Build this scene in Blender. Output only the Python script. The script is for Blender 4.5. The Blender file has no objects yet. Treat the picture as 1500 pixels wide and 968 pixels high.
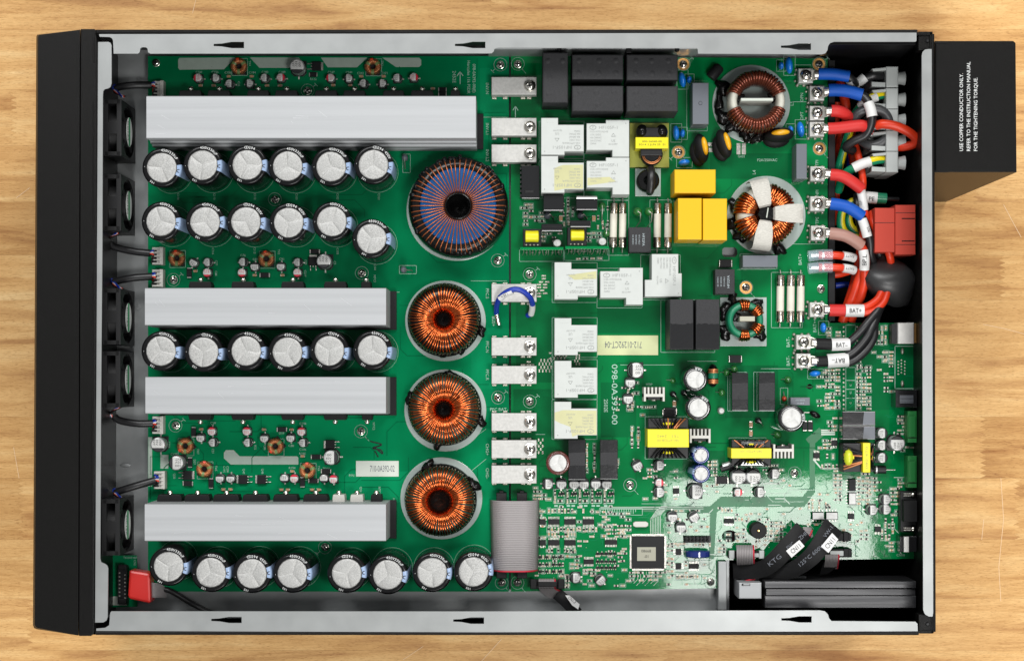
import bpy, bmesh, math, random
from mathutils import Vector, Matrix
R = math.radians
random.seed(7)
sc = bpy.context.scene
COL = sc.collection
# ---- working units: 1 unit = 0.51 mm on the circuit boards' top face (z = 0); everything is scaled to metres on build
K = 0.00051
D, NU, NV = 2800.0, 755.0, 560.0

# ---- camera, looking straight down
cam_d = bpy.data.cameras.new('camera'); cam = bpy.data.objects.new('camera', cam_d); COL.objects.link(cam)
cam.location = ((NU-750)*K, -(NV-484)*K, D*K)
cam_d.sensor_width = 36; cam_d.lens = D/1500*36
cam_d.shift_x = (750-NU)/1500; cam_d.shift_y = (NV-484)/1500
cam_d.clip_start = 0.05; cam_d.clip_end = 50
sc.camera = cam
# ---- room light
w = bpy.data.worlds.new('World'); sc.world = w; w.use_nodes = True
w.node_tree.nodes['Background'].inputs[0].default_value = (0.97, 0.99, 1.0, 1)
w.node_tree.nodes['Background'].inputs[1].default_value = 0.42
def area(name, loc, target, sx, sy, power, col=(1, 1, 1)):
    l = bpy.data.lights.new(name, 'AREA'); l.shape = 'RECTANGLE'; l.size = sx; l.size_y = sy; l.energy = power; l.color = col
    o = bpy.data.objects.new(name, l); COL.objects.link(o); o.location = loc
    o.rotation_euler = (Vector(target)-Vector(loc)).to_track_quat('-Z', 'Y').to_euler()
    return o
area('softbox_lamp', (0.385, -0.280, 1.45), (0.385, -0.280, 0), 0.31, 0.19, 7.6, (1, 0.99, 0.97))
area('ceiling_lamp', (-0.6, 1.6, 2.3), (0, 0, 0), 1.4, 0.8, 52, (1, 1, 1))
area('side_lamp', (1.0, 1.7, 1.9), (0, 0, 0), 0.8, 0.8, 30, (1, 0.98, 0.95))
area('front_fill', (0.3, -1.8, 1.9), (0, 0, 0), 1.0, 0.7, 34, (1, 0.99, 0.97))  # added fill light, brightens the sides that face the near edge
sc.view_settings.view_transform = 'Standard'; sc.view_settings.look = 'None'
sc.view_settings.exposure = -0.1; sc.view_settings.gamma = 1.0
sc.cycles.max_bounces = 8; sc.cycles.transparent_max_bounces = 12

# ---------------------------------------------------------------- helpers
def T(u, v, z=0.0):
    """photo pixel seen at height z -> position on the plane at that height"""
    f = 1-z/D
    return ((NU-750)+(u-NU)*f, -((NV-484)+(v-NV)*f))
def S(z): return 1-z/D

MATS = {}
def mat(name, col, rough=.5, metal=0., bump=0., bs=900., var=0., vs=60., spec=.5, coat=0., trans=0., stretch=None, rvar=0., alpha=1., aniso=0., ior=None):
    m = bpy.data.materials.new(name); m.use_nodes = True; MATS[name] = m
    nt = m.node_tree; b = nt.nodes['Principled BSDF']; L = nt.links
    b.inputs['Base Color'].default_value = (*col, 1); b.inputs['Roughness'].default_value = rough; b.inputs['Metallic'].default_value = metal
    b.inputs['Specular IOR Level'].default_value = spec; b.inputs['Coat Weight'].default_value = coat; b.inputs['Coat Roughness'].default_value = .08
    b.inputs['Transmission Weight'].default_value = trans; b.inputs['Alpha'].default_value = alpha
    if aniso: b.inputs['Anisotropic'].default_value = aniso
    if ior: b.inputs['IOR'].default_value = ior
    if var or bump or rvar:
        tc = nt.nodes.new('ShaderNodeTexCoord'); mp = nt.nodes.new('ShaderNodeMapping'); L.new(tc.outputs['Object'], mp.inputs[0])
        oi = nt.nodes.new('ShaderNodeObjectInfo')
        if stretch: mp.inputs['Scale'].default_value = stretch
        L.new(oi.outputs['Random'], mp.inputs['Location'])
    if var or rvar:
        n = nt.nodes.new('ShaderNodeTexNoise'); n.inputs['Scale'].default_value = vs; n.inputs['Detail'].default_value = 6; L.new(mp.outputs[0], n.inputs[0])
    if var:
        mx = nt.nodes.new('ShaderNodeMix'); mx.data_type = 'RGBA'
        mx.inputs[6].default_value = (*[c*(1-var) for c in col], 1); mx.inputs[7].default_value = (*[min(1, c*(1+var)) for c in col], 1)
        cr = nt.nodes.new('ShaderNodeMapRange'); cr.inputs[1].default_value = .3; cr.inputs[2].default_value = .7
        L.new(n.outputs[0], cr.inputs[0]); L.new(cr.outputs[0], mx.inputs[0]); L.new(mx.outputs[2], b.inputs['Base Color'])
    if rvar:
        rr = nt.nodes.new('ShaderNodeMapRange'); rr.inputs[1].default_value = .3; rr.inputs[2].default_value = .7
        rr.inputs[3].default_value = max(0, rough-rvar); rr.inputs[4].default_value = min(1, rough+rvar)
        L.new(n.outputs[0], rr.inputs[0]); L.new(rr.outputs[0], b.inputs['Roughness'])
    if bump:
        n2 = nt.nodes.new('ShaderNodeTexNoise'); n2.inputs['Scale'].default_value = bs; n2.inputs['Detail'].default_value = 4; L.new(mp.outputs[0], n2.inputs[0])
        bp = nt.nodes.new('ShaderNodeBump'); bp.inputs['Strength'].default_value = bump; bp.inputs['Distance'].default_value = .0004
        L.new(n2.outputs[0], bp.inputs['Height']); L.new(bp.outputs[0], b.inputs['Normal'])
    return m
def wood():
    m = bpy.data.materials.new('wood'); m.use_nodes = True; MATS['wood'] = m
    nt = m.node_tree; b = nt.nodes['Principled BSDF']; L = nt.links; N = nt.nodes.new
    tc = N('ShaderNodeTexCoord'); oi = N('ShaderNodeObjectInfo'); ad = N('ShaderNodeVectorMath'); ad.operation = 'ADD'
    sv = N('ShaderNodeVectorMath'); sv.operation = 'SCALE'; sv.inputs[0].default_value = (7, 5, 3); L.new(oi.outputs['Random'], sv.inputs['Scale'])
    L.new(tc.outputs['Object'], ad.inputs[0]); L.new(sv.outputs[0], ad.inputs[1])
    def noise(scale, st, det, dist=0):
        mp = N('ShaderNodeMapping'); mp.inputs['Scale'].default_value = st; L.new(ad.outputs[0], mp.inputs[0])
        n = N('ShaderNodeTexNoise'); n.inputs['Scale'].default_value = scale; n.inputs['Detail'].default_value = det; n.inputs['Distortion'].default_value = dist
        L.new(mp.outputs[0], n.inputs[0]); return n
    def ramp(src, pts):
        r = N('ShaderNodeValToRGB'); e = r.color_ramp.elements
        e[0].position, e[0].color = pts[0][0], (*pts[0][1], 1); e[1].position, e[1].color = pts[-1][0], (*pts[-1][1], 1)
        for p, c in pts[1:-1]:
            x = e.new(p); x.color = (*c, 1)
        L.new(src, r.inputs[0]); return r
    def mix(bl, fac, a, c):
        x = N('ShaderNodeMix'); x.data_type = 'RGBA'; x.blend_type = bl; x.inputs[0].default_value = fac
        L.new(a, x.inputs[6]); L.new(c, x.inputs[7]); return x.outputs[2]
    g1 = noise(9, (1, 9, 1), 5, .6); g2 = noise(60, (1, 14, 1), 4, .2); g3 = noise(260, (1, 8, 1), 3); g5 = noise(420, (.5, 12, 1), 3); g4 = noise(7, (1, 5, 1), 3, .5)
    c = ramp(g1.outputs[0], [(.32, (.50, .265, .10)), (.43, (.67, .395, .155)), (.55, (.76, .475, .20)), (.66, (.80, .53, .24)), (.78, (.88, .63, .32))]).outputs[0]
    c = mix('MULTIPLY', .5, c, ramp(g2.outputs[0], [(.30, (.70, .60, .48)), (.5, (1, 1, 1))]).outputs[0])
    c = mix('MULTIPLY', .6, c, ramp(g3.outputs[0], [(.32, (.45, .30, .20)), (.41, (1, 1, 1))]).outputs[0])
    c = mix('MULTIPLY', .55, c, ramp(g5.outputs[0], [(.3, (.6, .5, .4)), (.6, (1, 1, 1))]).outputs[0])
    c = mix('MULTIPLY', .8, c, ramp(g4.outputs[0], [(.27, (.60, .44, .32)), (.40, (1, 1, 1))]).outputs[0])
    pr = ramp(oi.outputs['Random'], [(0, (.84, .78, .70)), (.5, (1, .98, .94)), (1, (1.0, 1.0, 1.0))])
    c = mix('MULTIPLY', 1, c, pr.outputs[0])
    L.new(c, b.inputs['Base Color']); b.inputs['Roughness'].default_value = .5; b.inputs['Specular IOR Level'].default_value = .25
    bp = N('ShaderNodeBump'); bp.inputs['Strength'].default_value = .15; bp.inputs['Distance'].default_value = .0005
    L.new(g3.outputs[0], bp.inputs['Height']); L.new(bp.outputs[0], b.inputs['Normal'])
wood()
mat('powder', (.0065, .0063, .006), .32, bump=.35, bs=2600, var=.4, vs=2200, spec=.12)
mat('powder_in', (.004, .004, .0045), .5, bump=.2, bs=2600, spec=.15)
mat('zinc', (.285, .295, .293), .40, .42, var=.05, vs=50, rvar=.04, bump=.05, bs=2500, spec=.4)
mat('zinc_dark', (.25, .26, .262), .40, .35, var=.2, vs=30, rvar=.1, bump=.05, bs=1500)
mat('alu', (.37, .38, .39), .5, .3, var=.06, vs=220, stretch=(.015, 1, 1), rvar=.05, bump=.1, bs=1500)
mat('alu_dark', (.036, .036, .039), .36, .35, var=.2, vs=300, stretch=(.03, 1, 1), rvar=.1)
mat('tin', (.52, .50, .46), .32, .85, var=.3, vs=900, bump=.35, bs=1200)
mat('solder', (.44, .42, .36), .34, .6, var=.4, vs=1200, bump=.5, bs=1400)
mat('nickel', (.66, .63, .57), .2, 1., var=.2, vs=900)
mat('busbar', (.45, .445, .425), .48, .25, var=.1, vs=500, bump=.08, bs=2500)
mat('chrome', (.85, .84, .82), .15, 1.)
mat('brass', (.65, .35, .12), .3, 1.)
mat('pcb_power', (.0005, .165, .060), .22, var=.25, vs=14, spec=.05, bump=.03, bs=300)
mat('pcb_main', (.0012, .150, .040), .045, var=.22, vs=14, spec=.2, bump=.05, bs=160)
mat('pcb_dark', (.0010, .112, .032), .05, var=.12, vs=30, spec=.2, bump=.05, bs=160)
mat('pcb_light', (.001, .195, .074), .2, var=.1, vs=30, spec=.08)
mat('pcb_edge', (.16, .19, .07), .6)
mat('pcb_olive', (.30, .31, .04), .4, var=.1, vs=60)
mat('tinned', (.36, .43, .37), .4, .15, var=.05, vs=200)
mat('silk', (.34, .50, .42), .6, spec=.2)
mat('black', (.009, .009, .010), .4, var=.2, vs=300, spec=.3)
mat('black_matte', (.009, .009, .0095), .55, bump=.15, bs=1800, var=.15, vs=600, spec=.2)
mat('black_gloss', (.008, .008, .009), .12, coat=.3, bump=.12, bs=250)
mat('goo', (.004, .004, .004), .2, bump=.9, bs=260, spec=.25)
mat('sleeve', (.005, .005, .0055), .2, coat=.1, spec=.2, var=.1, vs=100)
mat('box_cap', (.028, .028, .030), .55, bump=.25, bs=1700, var=.25, vs=1400, spec=.22)
mat('grey_box', (.105, .115, .135), .42, bump=.05, bs=1200)
mat('can_top', (.36, .36, .35), .5, .35, var=.32, vs=1500, bump=.25, bs=2200)
mat('can', (.50, .50, .50), .36, .6, var=.1, vs=500)
mat('white_top', (.50, .50, .485), .45, .15, var=.08, vs=700)
mat('stripe', (.25, .34, .50), .35, coat=.1)
mat('relay', (.47, .49, .47), .42, var=.03, vs=150, spec=.3)
mat('relay_coated', (.47, .46, .25), .32, var=.06, vs=60)
mat('relay_ink', (.27, .28, .27), .6)
mat('copper', (.50, .125, .036), .2, 1., var=.3, vs=400)
mat('copper_dark', (.17, .040, .020), .26, .65, var=.3, vs=500, coat=.2)
mat('copper_orange', (.52, .20, .08), .35, .6)
mat('core_blue', (.0005, .055, .185), .6, var=.15, vs=200, spec=.2)
mat('core_green', (.010, .17, .085), .3, var=.1, vs=100)
mat('core_white', (.52, .51, .44), .45)
mat('potting', (.42, .50, .47), .25, alpha=.75, coat=.2)
mat('cloth', (.50, .485, .44), .85, bump=.8, bs=500, stretch=(1, 6, 1), var=.15, vs=500)
mat('yellow_tape', (.68, .60, .015), .35, var=.06, vs=80, spec=.3)
mat('yellow_cap', (.68, .385, .004), .42, bump=.08, bs=1500, spec=.3)
mat('yellow_disc', (.72, .36, .01), .3)
mat('lime', (.55, .60, .03), .3)
mat('blue_disc', (.008, .17, .62), .2, coat=.3)
mat('blue_sleeve', (.003, .075, .40), .5, bump=.15, bs=300, spec=.3)
mat('red_sleeve', (.52, .025, .022), .5, bump=.15, bs=300, spec=.3)
mat('brown_sleeve', (.34, .18, .145), .5, bump=.1, bs=300)
mat('red_wire', (.56, .033, .008), .38, var=.12, vs=80, spec=.4)
mat('black_wire', (.012, .012, .013), .38, bump=.1, bs=300)
mat('grey_wire', (.045, .047, .05), .4)
mat('green_wire', (.005, .22, .10), .35)
mat('yellow_wire', (.70, .56, .005), .35)
mat('blue_wire', (.006, .03, .30), .4)
mat('white_wire', (.6, .6, .62), .4)
mat('marker_white', (.60, .60, .59), .45)
mat('ink', (.012, .012, .014), .6)
mat('ink_white', (.66, .67, .66), .6)
mat('ink_grey', (.11, .12, .14), .6)
mat('ink_pale', (.34, .40, .42), .6)
mat('ribbon', (.27, .25, .25), .5)
mat('ribbon_red', (.48, .02, .04), .5)
mat('connector_white', (.50, .49, .45), .4)
mat('plastic_grey', (.36, .38, .37), .5, var=.05, vs=80)
mat('plastic_red', (.40, .045, .028), .55, bump=.1, bs=1200, spec=.2)
mat('plastic_green', (.010, .15, .030), .4)
mat('red_tape', (.70, .03, .025), .35, bump=.3, bs=120)
mat('mark_red', (.55, .012, .035), .4)
mat('navy', (.010, .022, .15), .15, coat=.4)
mat('maroon', (.085, .020, .014), .2, coat=.3)
mat('ceramic', (.42, .24, .12), .45)
mat('fuse_white', (.60, .575, .49), .45, var=.06, vs=120)
mat('fuse_cap', (.52, .47, .40), .22, 1., var=.35, vs=500, bump=.3, bs=600)
mat('paper', (.52, .56, .50), .5)
mat('paper_yellow', (.52, .55, .30), .45, var=.05, vs=80)
mat('fan', (.008, .008, .0085), .45, bump=.1, bs=800, spec=.3)
mat('clear', (.55, .65, .75), .08, alpha=.32, coat=.5)
mat('green_part', (.02, .13, .025), .25, coat=.4)
mat('tape_green', (.16, .22, .07), .4)
mat('tape_red', (.75, .06, .02), .4)
mat('smd_body', (.009, .009, .010), .45, spec=.2)
mat('smd_tan', (.40, .33, .22), .45)
mat('chip_label', (.38, .37, .29), .5)
mat('can_face', (.54, .54, .52), .5, .1, var=.06, vs=600)
mat('pcb_bare', (.002, .115, .036), .32, var=.1, vs=60, spec=.3)
mat('shrink', (.022, .022, .023), .38, bump=.5, bs=60, spec=.5)
mat('pcb_gap', (.0004, .115, .043), .22, spec=.06)
mat('scratch', (.80, .60, .38), .7)
mat('core_dark', (.006, .03, .018), .5)
mat('copper_thin', (.34, .10, .035), .3, .7)
mat('fan_sticker', (.80, .82, .80), .5)
mat('fan_band', (.02, .30, .11), .5)
mat('socket_steel', (.52, .51, .49), .35, .45, var=.08, vs=200)
mat('alu_scratch', (.62, .63, .64), .35, .6)
mat('hole', (.02, .006, .006), .7)  # near-black maroon standing in for the shade inside openings
mat('led_red', (.35, .03, .01), .25, coat=.4)

class MB:
    def __init__(s): s.v, s.f, s.m, s.sm = [], [], [], []; s.mats = []
    def mi(s, m):
        if m not in s.mats: s.mats.append(m)
        return s.mats.index(m)
    def add(s, vs, fs, m, smooth=True):
        n = len(s.v); s.v += [tuple(p) for p in vs]; k = s.mi(m)
        for f in fs: s.f.append(tuple(i+n for i in f)); s.m.append(k); s.sm.append(smooth)
        return s
    def box(s, x0, y0, z0, x1, y1, z1, m, ch=0.):
        if x0 > x1: x0, x1 = x1, x0
        if y0 > y1: y0, y1 = y1, y0
        return s.prism([(x0, y0), (x1, y0), (x1, y1), (x0, y1)], z0, z1, m, ch)
    def prism(s, poly, z0, z1, m, ch=0., mtop=None):
        a = sum(p[0]*q[1]-q[0]*p[1] for p, q in zip(poly, poly[1:]+poly[:1]))
        if a < 0: poly = poly[::-1]
        n = len(poly)
        def ring(z, off):
            o = []
            for i in range(n):
                p0, p, p1 = Vector(poly[i-1]), Vector(poly[i]), Vector(poly[(i+1) % n])
                if off:
                    d0 = (p-p0).normalized(); d1 = (p1-p).normalized()
                    n0 = Vector((-d0.y, d0.x)); n1 = Vector((-d1.y, d1.x)); k = 1+n0.dot(n1)
                    q = p+(n0+n1)*(off/max(k, .3))
                else: q = p
                o.append((q.x, q.y, z))
            return o
        if ch:
            vs = ring(z0, 0)+ring(z1-ch, 0)+ring(z1-ch*.3, ch*.3)+ring(z1, ch); r = 4
        else: vs = ring(z0, 0)+ring(z1, 0); r = 2
        fs = [tuple(range(n))[::-1]]
        for k in range(r-1):
            for i in range(n): j = (i+1) % n; fs.append((k*n+i, k*n+j, (k+1)*n+j, (k+1)*n+i))
        s.add(vs, fs, m, False)
        s.add([], [tuple(range(-n, 0))], mtop or m, False)
        return s
    def lathe(s, cx, cy, prof, m, n=24, axis='z', cz=0., ms=None, open_=False):
        vs, fs = [], []; r = len(prof)
        for k, (q, z) in enumerate(prof):
            for i in range(n):
                a = 2*math.pi*i/n; c, d = q*math.cos(a), q*math.sin(a)
                vs.append((cx+c, cy+d, cz+z) if axis == 'z' else (cx+z, cy+c, cz+d) if axis == 'x' else (cx+d, cy+z, cz+c))
        segs = []
        for k in range(r-1):
            g = [(k*n+i, k*n+(i+1) % n, (k+1)*n+(i+1) % n, (k+1)*n+i) for i in range(n)]
            segs.append(g)
        base = len(s.v); s.add(vs, [], m)
        for k, g in enumerate(segs):
            mm = s.mi(ms[k] if ms else m)
            for f in g: s.f.append(tuple(i+base for i in f)); s.m.append(mm); s.sm.append(True)
        ringed = open_ or (abs(prof[0][0]-prof[-1][0]) < 1e-4 and abs(prof[0][1]-prof[-1][1]) < 1e-4)
        if prof[0][0] > 1e-6 and not ringed: s.f.append(tuple(base+i for i in range(n))[::-1]); s.m.append(s.mi(ms[0] if ms else m)); s.sm.append(False)
        if prof[-1][0] > 1e-6 and not ringed: s.f.append(tuple(base+(r-1)*n+i for i in range(n))); s.m.append(s.mi(ms[-1] if ms else m)); s.sm.append(False)
        return s
    def cyl(s, cx, cy, z0, z1, r, m, n=20, ch=0., axis='z', cz=0.):
        p = [(r, z0), (r, z1-ch), (r-ch, z1)] if ch else [(r, z0), (r, z1)]
        return s.lathe(cx, cy, p, m, n, axis, cz)
    def tube(s, pts, r, m, n=8, closed=False, flat=1., up=None):
        n = 8 if n == 6 else n
        P = [Vector(p) for p in pts]; L = len(P); rings = []; nrm = None; vs = []
        for i in range(L):
            a = P[i-1] if (i or closed) else P[i]; b = P[(i+1) % L] if (i < L-1 or closed) else P[i]
            t = (b-a).normalized()
            if up is not None: nrm = Vector(up)-t*t.dot(Vector(up))
            elif nrm is None: nrm = t.orthogonal()
            nrm = (nrm-t*t.dot(nrm)); nrm = nrm.normalized() if nrm.length > 1e-6 else t.orthogonal().normalized()
            bi = t.cross(nrm); rr = r[i] if isinstance(r, (list, tuple)) else r
            for k in range(n):
                q = 2*math.pi*k/n; vs.append(P[i]+nrm*(math.cos(q)*rr*flat)+bi*(math.sin(q)*rr))
        fs = []
        for i in range(L if closed else L-1):
            j = (i+1) % L
            for k in range(n): fs.append((i*n+k, i*n+(k+1) % n, j*n+(k+1) % n, j*n+k))
        if not closed: fs += [tuple(range(n))[::-1], tuple((L-1)*n+k for k in range(n))]
        return s.add(vs, fs, m)
    def ball(s, cx, cy, cz, rx, ry, rz, m, n=14, rot=0.):
        vs, fs = [], []; h = n//2
        for k in range(1, h):
            b = math.pi*k/h
            for i in range(n):
                a = 2*math.pi*i/n; x, y = rx*math.sin(b)*math.cos(a), ry*math.sin(b)*math.sin(a)
                vs.append((cx+x*math.cos(rot)-y*math.sin(rot), cy+x*math.sin(rot)+y*math.cos(rot), cz+rz*math.cos(b)))
        for k in range(h-2):
            for i in range(n): fs.append((k*n+i, (k+1)*n+i, (k+1)*n+(i+1) % n, k*n+(i+1) % n))
        t = len(vs); vs += [(cx, cy, cz+rz), (cx, cy, cz-rz)]
        for i in range(n): fs.append((t, i, (i+1) % n)); fs.append((t+1, (h-2)*n+(i+1) % n, (h-2)*n+i))
        return s.add(vs, fs, m)
    def lump(s, cx, cy, cz, rx, ry, rz, m, seed=0):
        n0 = len(s.v); s.ball(cx, cy, cz, rx, ry, rz, m, 16, seed)
        for i in range(n0, len(s.v)):
            x, y, z = (s.v[i][0]-cx), (s.v[i][1]-cy), (s.v[i][2]-cz); a = math.atan2(y, x)
            k = 1+.22*math.sin(3*a+seed)+.14*math.sin(5*a+2*seed+z*.3); s.v[i] = (cx+x*k, cy+y*k, cz+z*(1+.15*math.sin(2*a+seed)))
        return s
    def plate(s, outer, holes, z0, z1, m):
        bm = bmesh.new()
        for lp in [outer]+holes:
            vv = [bm.verts.new((p[0], p[1], 0)) for p in lp]
            for a, b in zip(vv, vv[1:]+vv[:1]): bm.edges.new((a, b))
        bmesh.ops.triangle_fill(bm, use_beauty=True, use_dissolve=False, edges=bm.edges[:])
        bm.verts.index_update(); V = [v.co.xy for v in bm.verts]
        F = []
        for f in bm.faces:
            ids = [v.index for v in f.verts]
            if f.normal.z < 0: ids = ids[::-1]
            F.append(tuple(ids))
        B = [(e.verts[0].index, e.verts[1].index) for e in bm.edges if len(e.link_faces) == 1]
        n = len(V); bm.free()
        dirs = {(f[i], f[(i+1) % 3]) for f in F for i in range(3)}
        side = []
        for a, b in B:
            if (a, b) not in dirs: a, b = b, a
            side.append((a, a+n, b+n, b))
        return s.add([(*p, z1) for p in V]+[(*p, z0) for p in V], F+[tuple(i+n for i in f[::-1]) for f in F]+[f[::-1] if False else f for f in side], m)
    def text(s, t, x, y, z, h, m, rot=0., w=None, mirror=False, bold=0.):
        V, F, bw, bh = glyphs(t, bold); k = h/.69
        kx = (w/bw) if w else k
        c, d = math.cos(R(rot)), math.sin(R(rot)); vs = []
        for p in V:
            px, py = (p[0]-bw/2)*kx, (p[1]-.345)*k
            vs.append((x+px*c-py*d, y+px*d+py*c, z))
        return s.add(vs, F, m)
    def mesh(s, name, org=None, sharp=50):
        if org is None:
            xs, ys, zs = zip(*s.v); org = ((min(xs)+max(xs))/2, (min(ys)+max(ys))/2, min(zs))
        me = bpy.data.meshes.new(name)
        me.from_pydata([((a-org[0])*K, (b-org[1])*K, (c-org[2])*K) for a, b, c in s.v], [], s.f)
        for m in s.mats: me.materials.append(MATS[m])
        me.polygons.foreach_set('material_index', s.m)
        me.update(); me.set_sharp_from_angle(angle=R(sharp))
        me.polygons.foreach_set('use_smooth', s.sm); me.update()
        return me, org
    def build(s, name, parent=None, label=None, cat=None, kind=None, group=None, org=None):
        me, org = s.mesh(name, org)
        return link(bpy.data.objects.new(name, me), org, parent, label, cat, kind, group)
WL = {}
def link(o, org, parent=None, label=None, cat=None, kind=None, group=None):
    COL.objects.link(o); WL[o.name] = org
    p = WL[parent.name] if parent else (0, 0, 0)
    if parent: o.parent = parent
    o.location = [(a-b)*K for a, b in zip(org, p)]
    for k, val in (('label', label), ('category', cat), ('kind', kind), ('group', group)):
        if val: o[k] = val
    return o
def thing(name, x, y, z, label, cat, group=None):
    o = bpy.data.objects.new(name, None); o.empty_display_size = .01
    return link(o, (x, y, z), None, label, cat, None, group)
def proto(*parts):
    """(name, MB, children) -> shared meshes, all relative to (0,0,0)"""
    return [(n, b.mesh(n, (0, 0, 0))[0], proto(*ch)) for n, b, ch in parts]
def place(pr, parent, x, y, z=0., rot=0., label=None, tilt=None, spin=None, sc_=1.):
    def put(p, par, top):
        o = bpy.data.objects.new(p[0], p[1]); COL.objects.link(o); o.parent = par
        if top:
            q = WL[par.name]; o.location = [(x-q[0])*K, (y-q[1])*K, (z-q[2])*K]; WL[o.name] = (x, y, z)
            o.rotation_euler = (tilt[0] if tilt else 0, tilt[1] if tilt else 0, R(rot)); o.scale = (sc_,)*3
            if label: o['label'] = label
        elif spin and p[0] in spin: o.rotation_euler = (0, 0, R(spin[p[0]]))
        for c in p[2]: put(c, o, False)
        return o
    return put(pr[0], parent, True)
GL = {}
def glyphs(t, bold=0.):
    if (t, bold) not in GL:
        c = bpy.data.curves.new('t', 'FONT'); c.body = t; c.resolution_u = 2; c.offset = bold
        o = bpy.data.objects.new('t', c); me = bpy.data.meshes.new_from_object(o)
        V = [v.co[:] for v in me.vertices]; F = [tuple(p.vertices) for p in me.polygons]
        if F:
            p = F[0]; a, b, d = (Vector(V[i]) for i in p[:3])
            if sum(me.polygons[i].normal.z for i in range(len(F))) < 0: F = [f[::-1] for f in F]
        x0 = min(v[0] for v in V); bw = max(v[0] for v in V)-x0
        V = [(v[0]-x0, v[1]) for v in V]
        GL[(t, bold)] = (V, F, bw, .69)
        bpy.data.objects.remove(o); bpy.data.curves.remove(c); bpy.data.meshes.remove(me)
    return GL[(t, bold)]
def spline(pts, k=6):
    P = [Vector((*T(p[0], p[1], p[2]), p[2])) for p in pts]
    P = [P[0]*2-P[1]]+P+[P[-1]*2-P[-2]]; out = []
    for i in range(1, len(P)-2):
        a, b, c, d = P[i-1:i+3]
        for j in range(k):
            t = j/k; out.append(.5*((2*b)+(c-a)*t+(2*a-5*b+4*c-d)*t*t+(3*b-a-3*c+d)*t*t*t))
    return out+[P[-2]]
def tbox(mb, u0, v0, u1, v1, z0, z1, m, ch=0.):
    a = T(u0, v0, z1); b = T(u1, v1, z1)
    return mb.box(a[0], a[1], z0, b[0], b[1], z1, m, ch)
def comp(name, parent, u0, v0, u1, v1, z1, m, ch=1., label=None, z0=0.):
    return tbox(MB(), u0, v0, u1, v1, z0, z1, m, ch).build(name, parent, label)
def tpoly(pts, z): return [T(u, v, z) for u, v in pts]
# ---------------------------------------------------------------- table top of finger-jointed staves
ZT = -338.0
root = MB()
a = T(-420, -420, ZT-14); b = T(1920, 1400, ZT-14)
root.box(a[0], a[1], ZT-40, b[0], b[1], ZT-14, 'wood')
table = root.build('table_top', None, 'light finger-jointed wood bench top under the inverter', 'table top', 'structure')
del table['category'], table['label']
rows = [-330, -232, -140, -48, 44, 132, 214, 296, 374, 440, 524, 610, 700, 790, 876, 952, 1040, 1130, 1230, 1330]
joints = {3: [722], 8: [1468, 60], 14: [44, 990], 5: [20], 6: [1430], 11: [1440], 10: [-60], 12: [30, 1490], 4: [1100]}
def zig(x, ya, yb, sgn=1):
    n = max(2, int(abs(yb-ya)/7)); pts = []
    for i in range(n*2+1): pts.append((x+(4.5 if i % 2 else -4.5), ya+(yb-ya)*i/(2*n)))
    return pts
for i in range(len(rows)-1):
    v0, v1 = rows[i]+.06, rows[i+1]-.06
    xs = [-400]+sorted(joints.get(i, [random.uniform(100, 1300)]))+[1900]
    for j in range(len(xs)-1):
        L_ = [(xs[j], v0), (xs[j], v1)] if j == 0 else [(x+.08, y) for x, y in zig(xs[j], v0, v1)]
        R_ = [(xs[j+1], v1), (xs[j+1], v0)] if j == len(xs)-2 else [(x-.08, y) for x, y in zig(xs[j+1], v0, v1)][::-1]
        z = ZT+random.uniform(-.1, .1)
        MB().prism(tpoly(L_+R_, z), ZT-13.5, z, 'wood', .06).build('stave', table)

for pts in ([(1470, 300), (1486, 330), (1496, 348)], [(1440, 475), (1470, 481), (1500, 489)], [(1466, 880), (1463, 830), (1470, 760), (1466, 700)], [(1438, 790), (1441, 760)], [(20, 655), (28, 700)], [(620, 946), (590, 966)], [(705, 968), (735, 935)], [(282, 20), (287, 0)], [(24, 290), (44, 275)]):
    P = [(*T(u, v, ZT), ZT+.12) for u, v in pts]; MB().tube(P, .5, 'scratch', 4).build('scratch', table)
# ---------------------------------------------------------------- inverter case
c0 = T(700, 480, ZT)
case = thing('inverter_case', c0[0], c0[1], ZT, 'opened black metal inverter case with silver folded flanges lying on the wood', 'inverter case')
ZF = 120.0
def outline(pts, z): return tpoly(pts, z)
# outer walls (black outside), from the flange down to the table
cor = [(136, 45), (1366, 48), (1368, 927), (136, 929)]
cw = [T(u, v, ZF) for u, v in cor]
def wall(p, q, th, name):
    d = (Vector(q)-Vector(p)).normalized(); n = Vector((d.y, -d.x))   # inward for clockwise corners
    P, Q = Vector(p), Vector(q)
    MB().prism([tuple(P), tuple(Q), tuple(Q+n*th), tuple(P+n*th)], ZT+.4, ZF-1.6, 'powder').build(name, case)
for i, nm in enumerate(('wall_panel', 'wall_panel', 'wall_panel', 'wall_panel')):
    wall(cw[i], cw[(i+1) % 4], 3, nm)
m = MB(); m.prism([(cw[0][0]+3, cw[0][1]-3), (cw[1][0]-3, cw[1][1]-3), (cw[2][0]-3, cw[2][1]+3), (cw[3][0]+3, cw[3][1]+3)], ZT+.5, ZT+4, 'powder_in'); m.build('bottom_panel', case)
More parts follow.
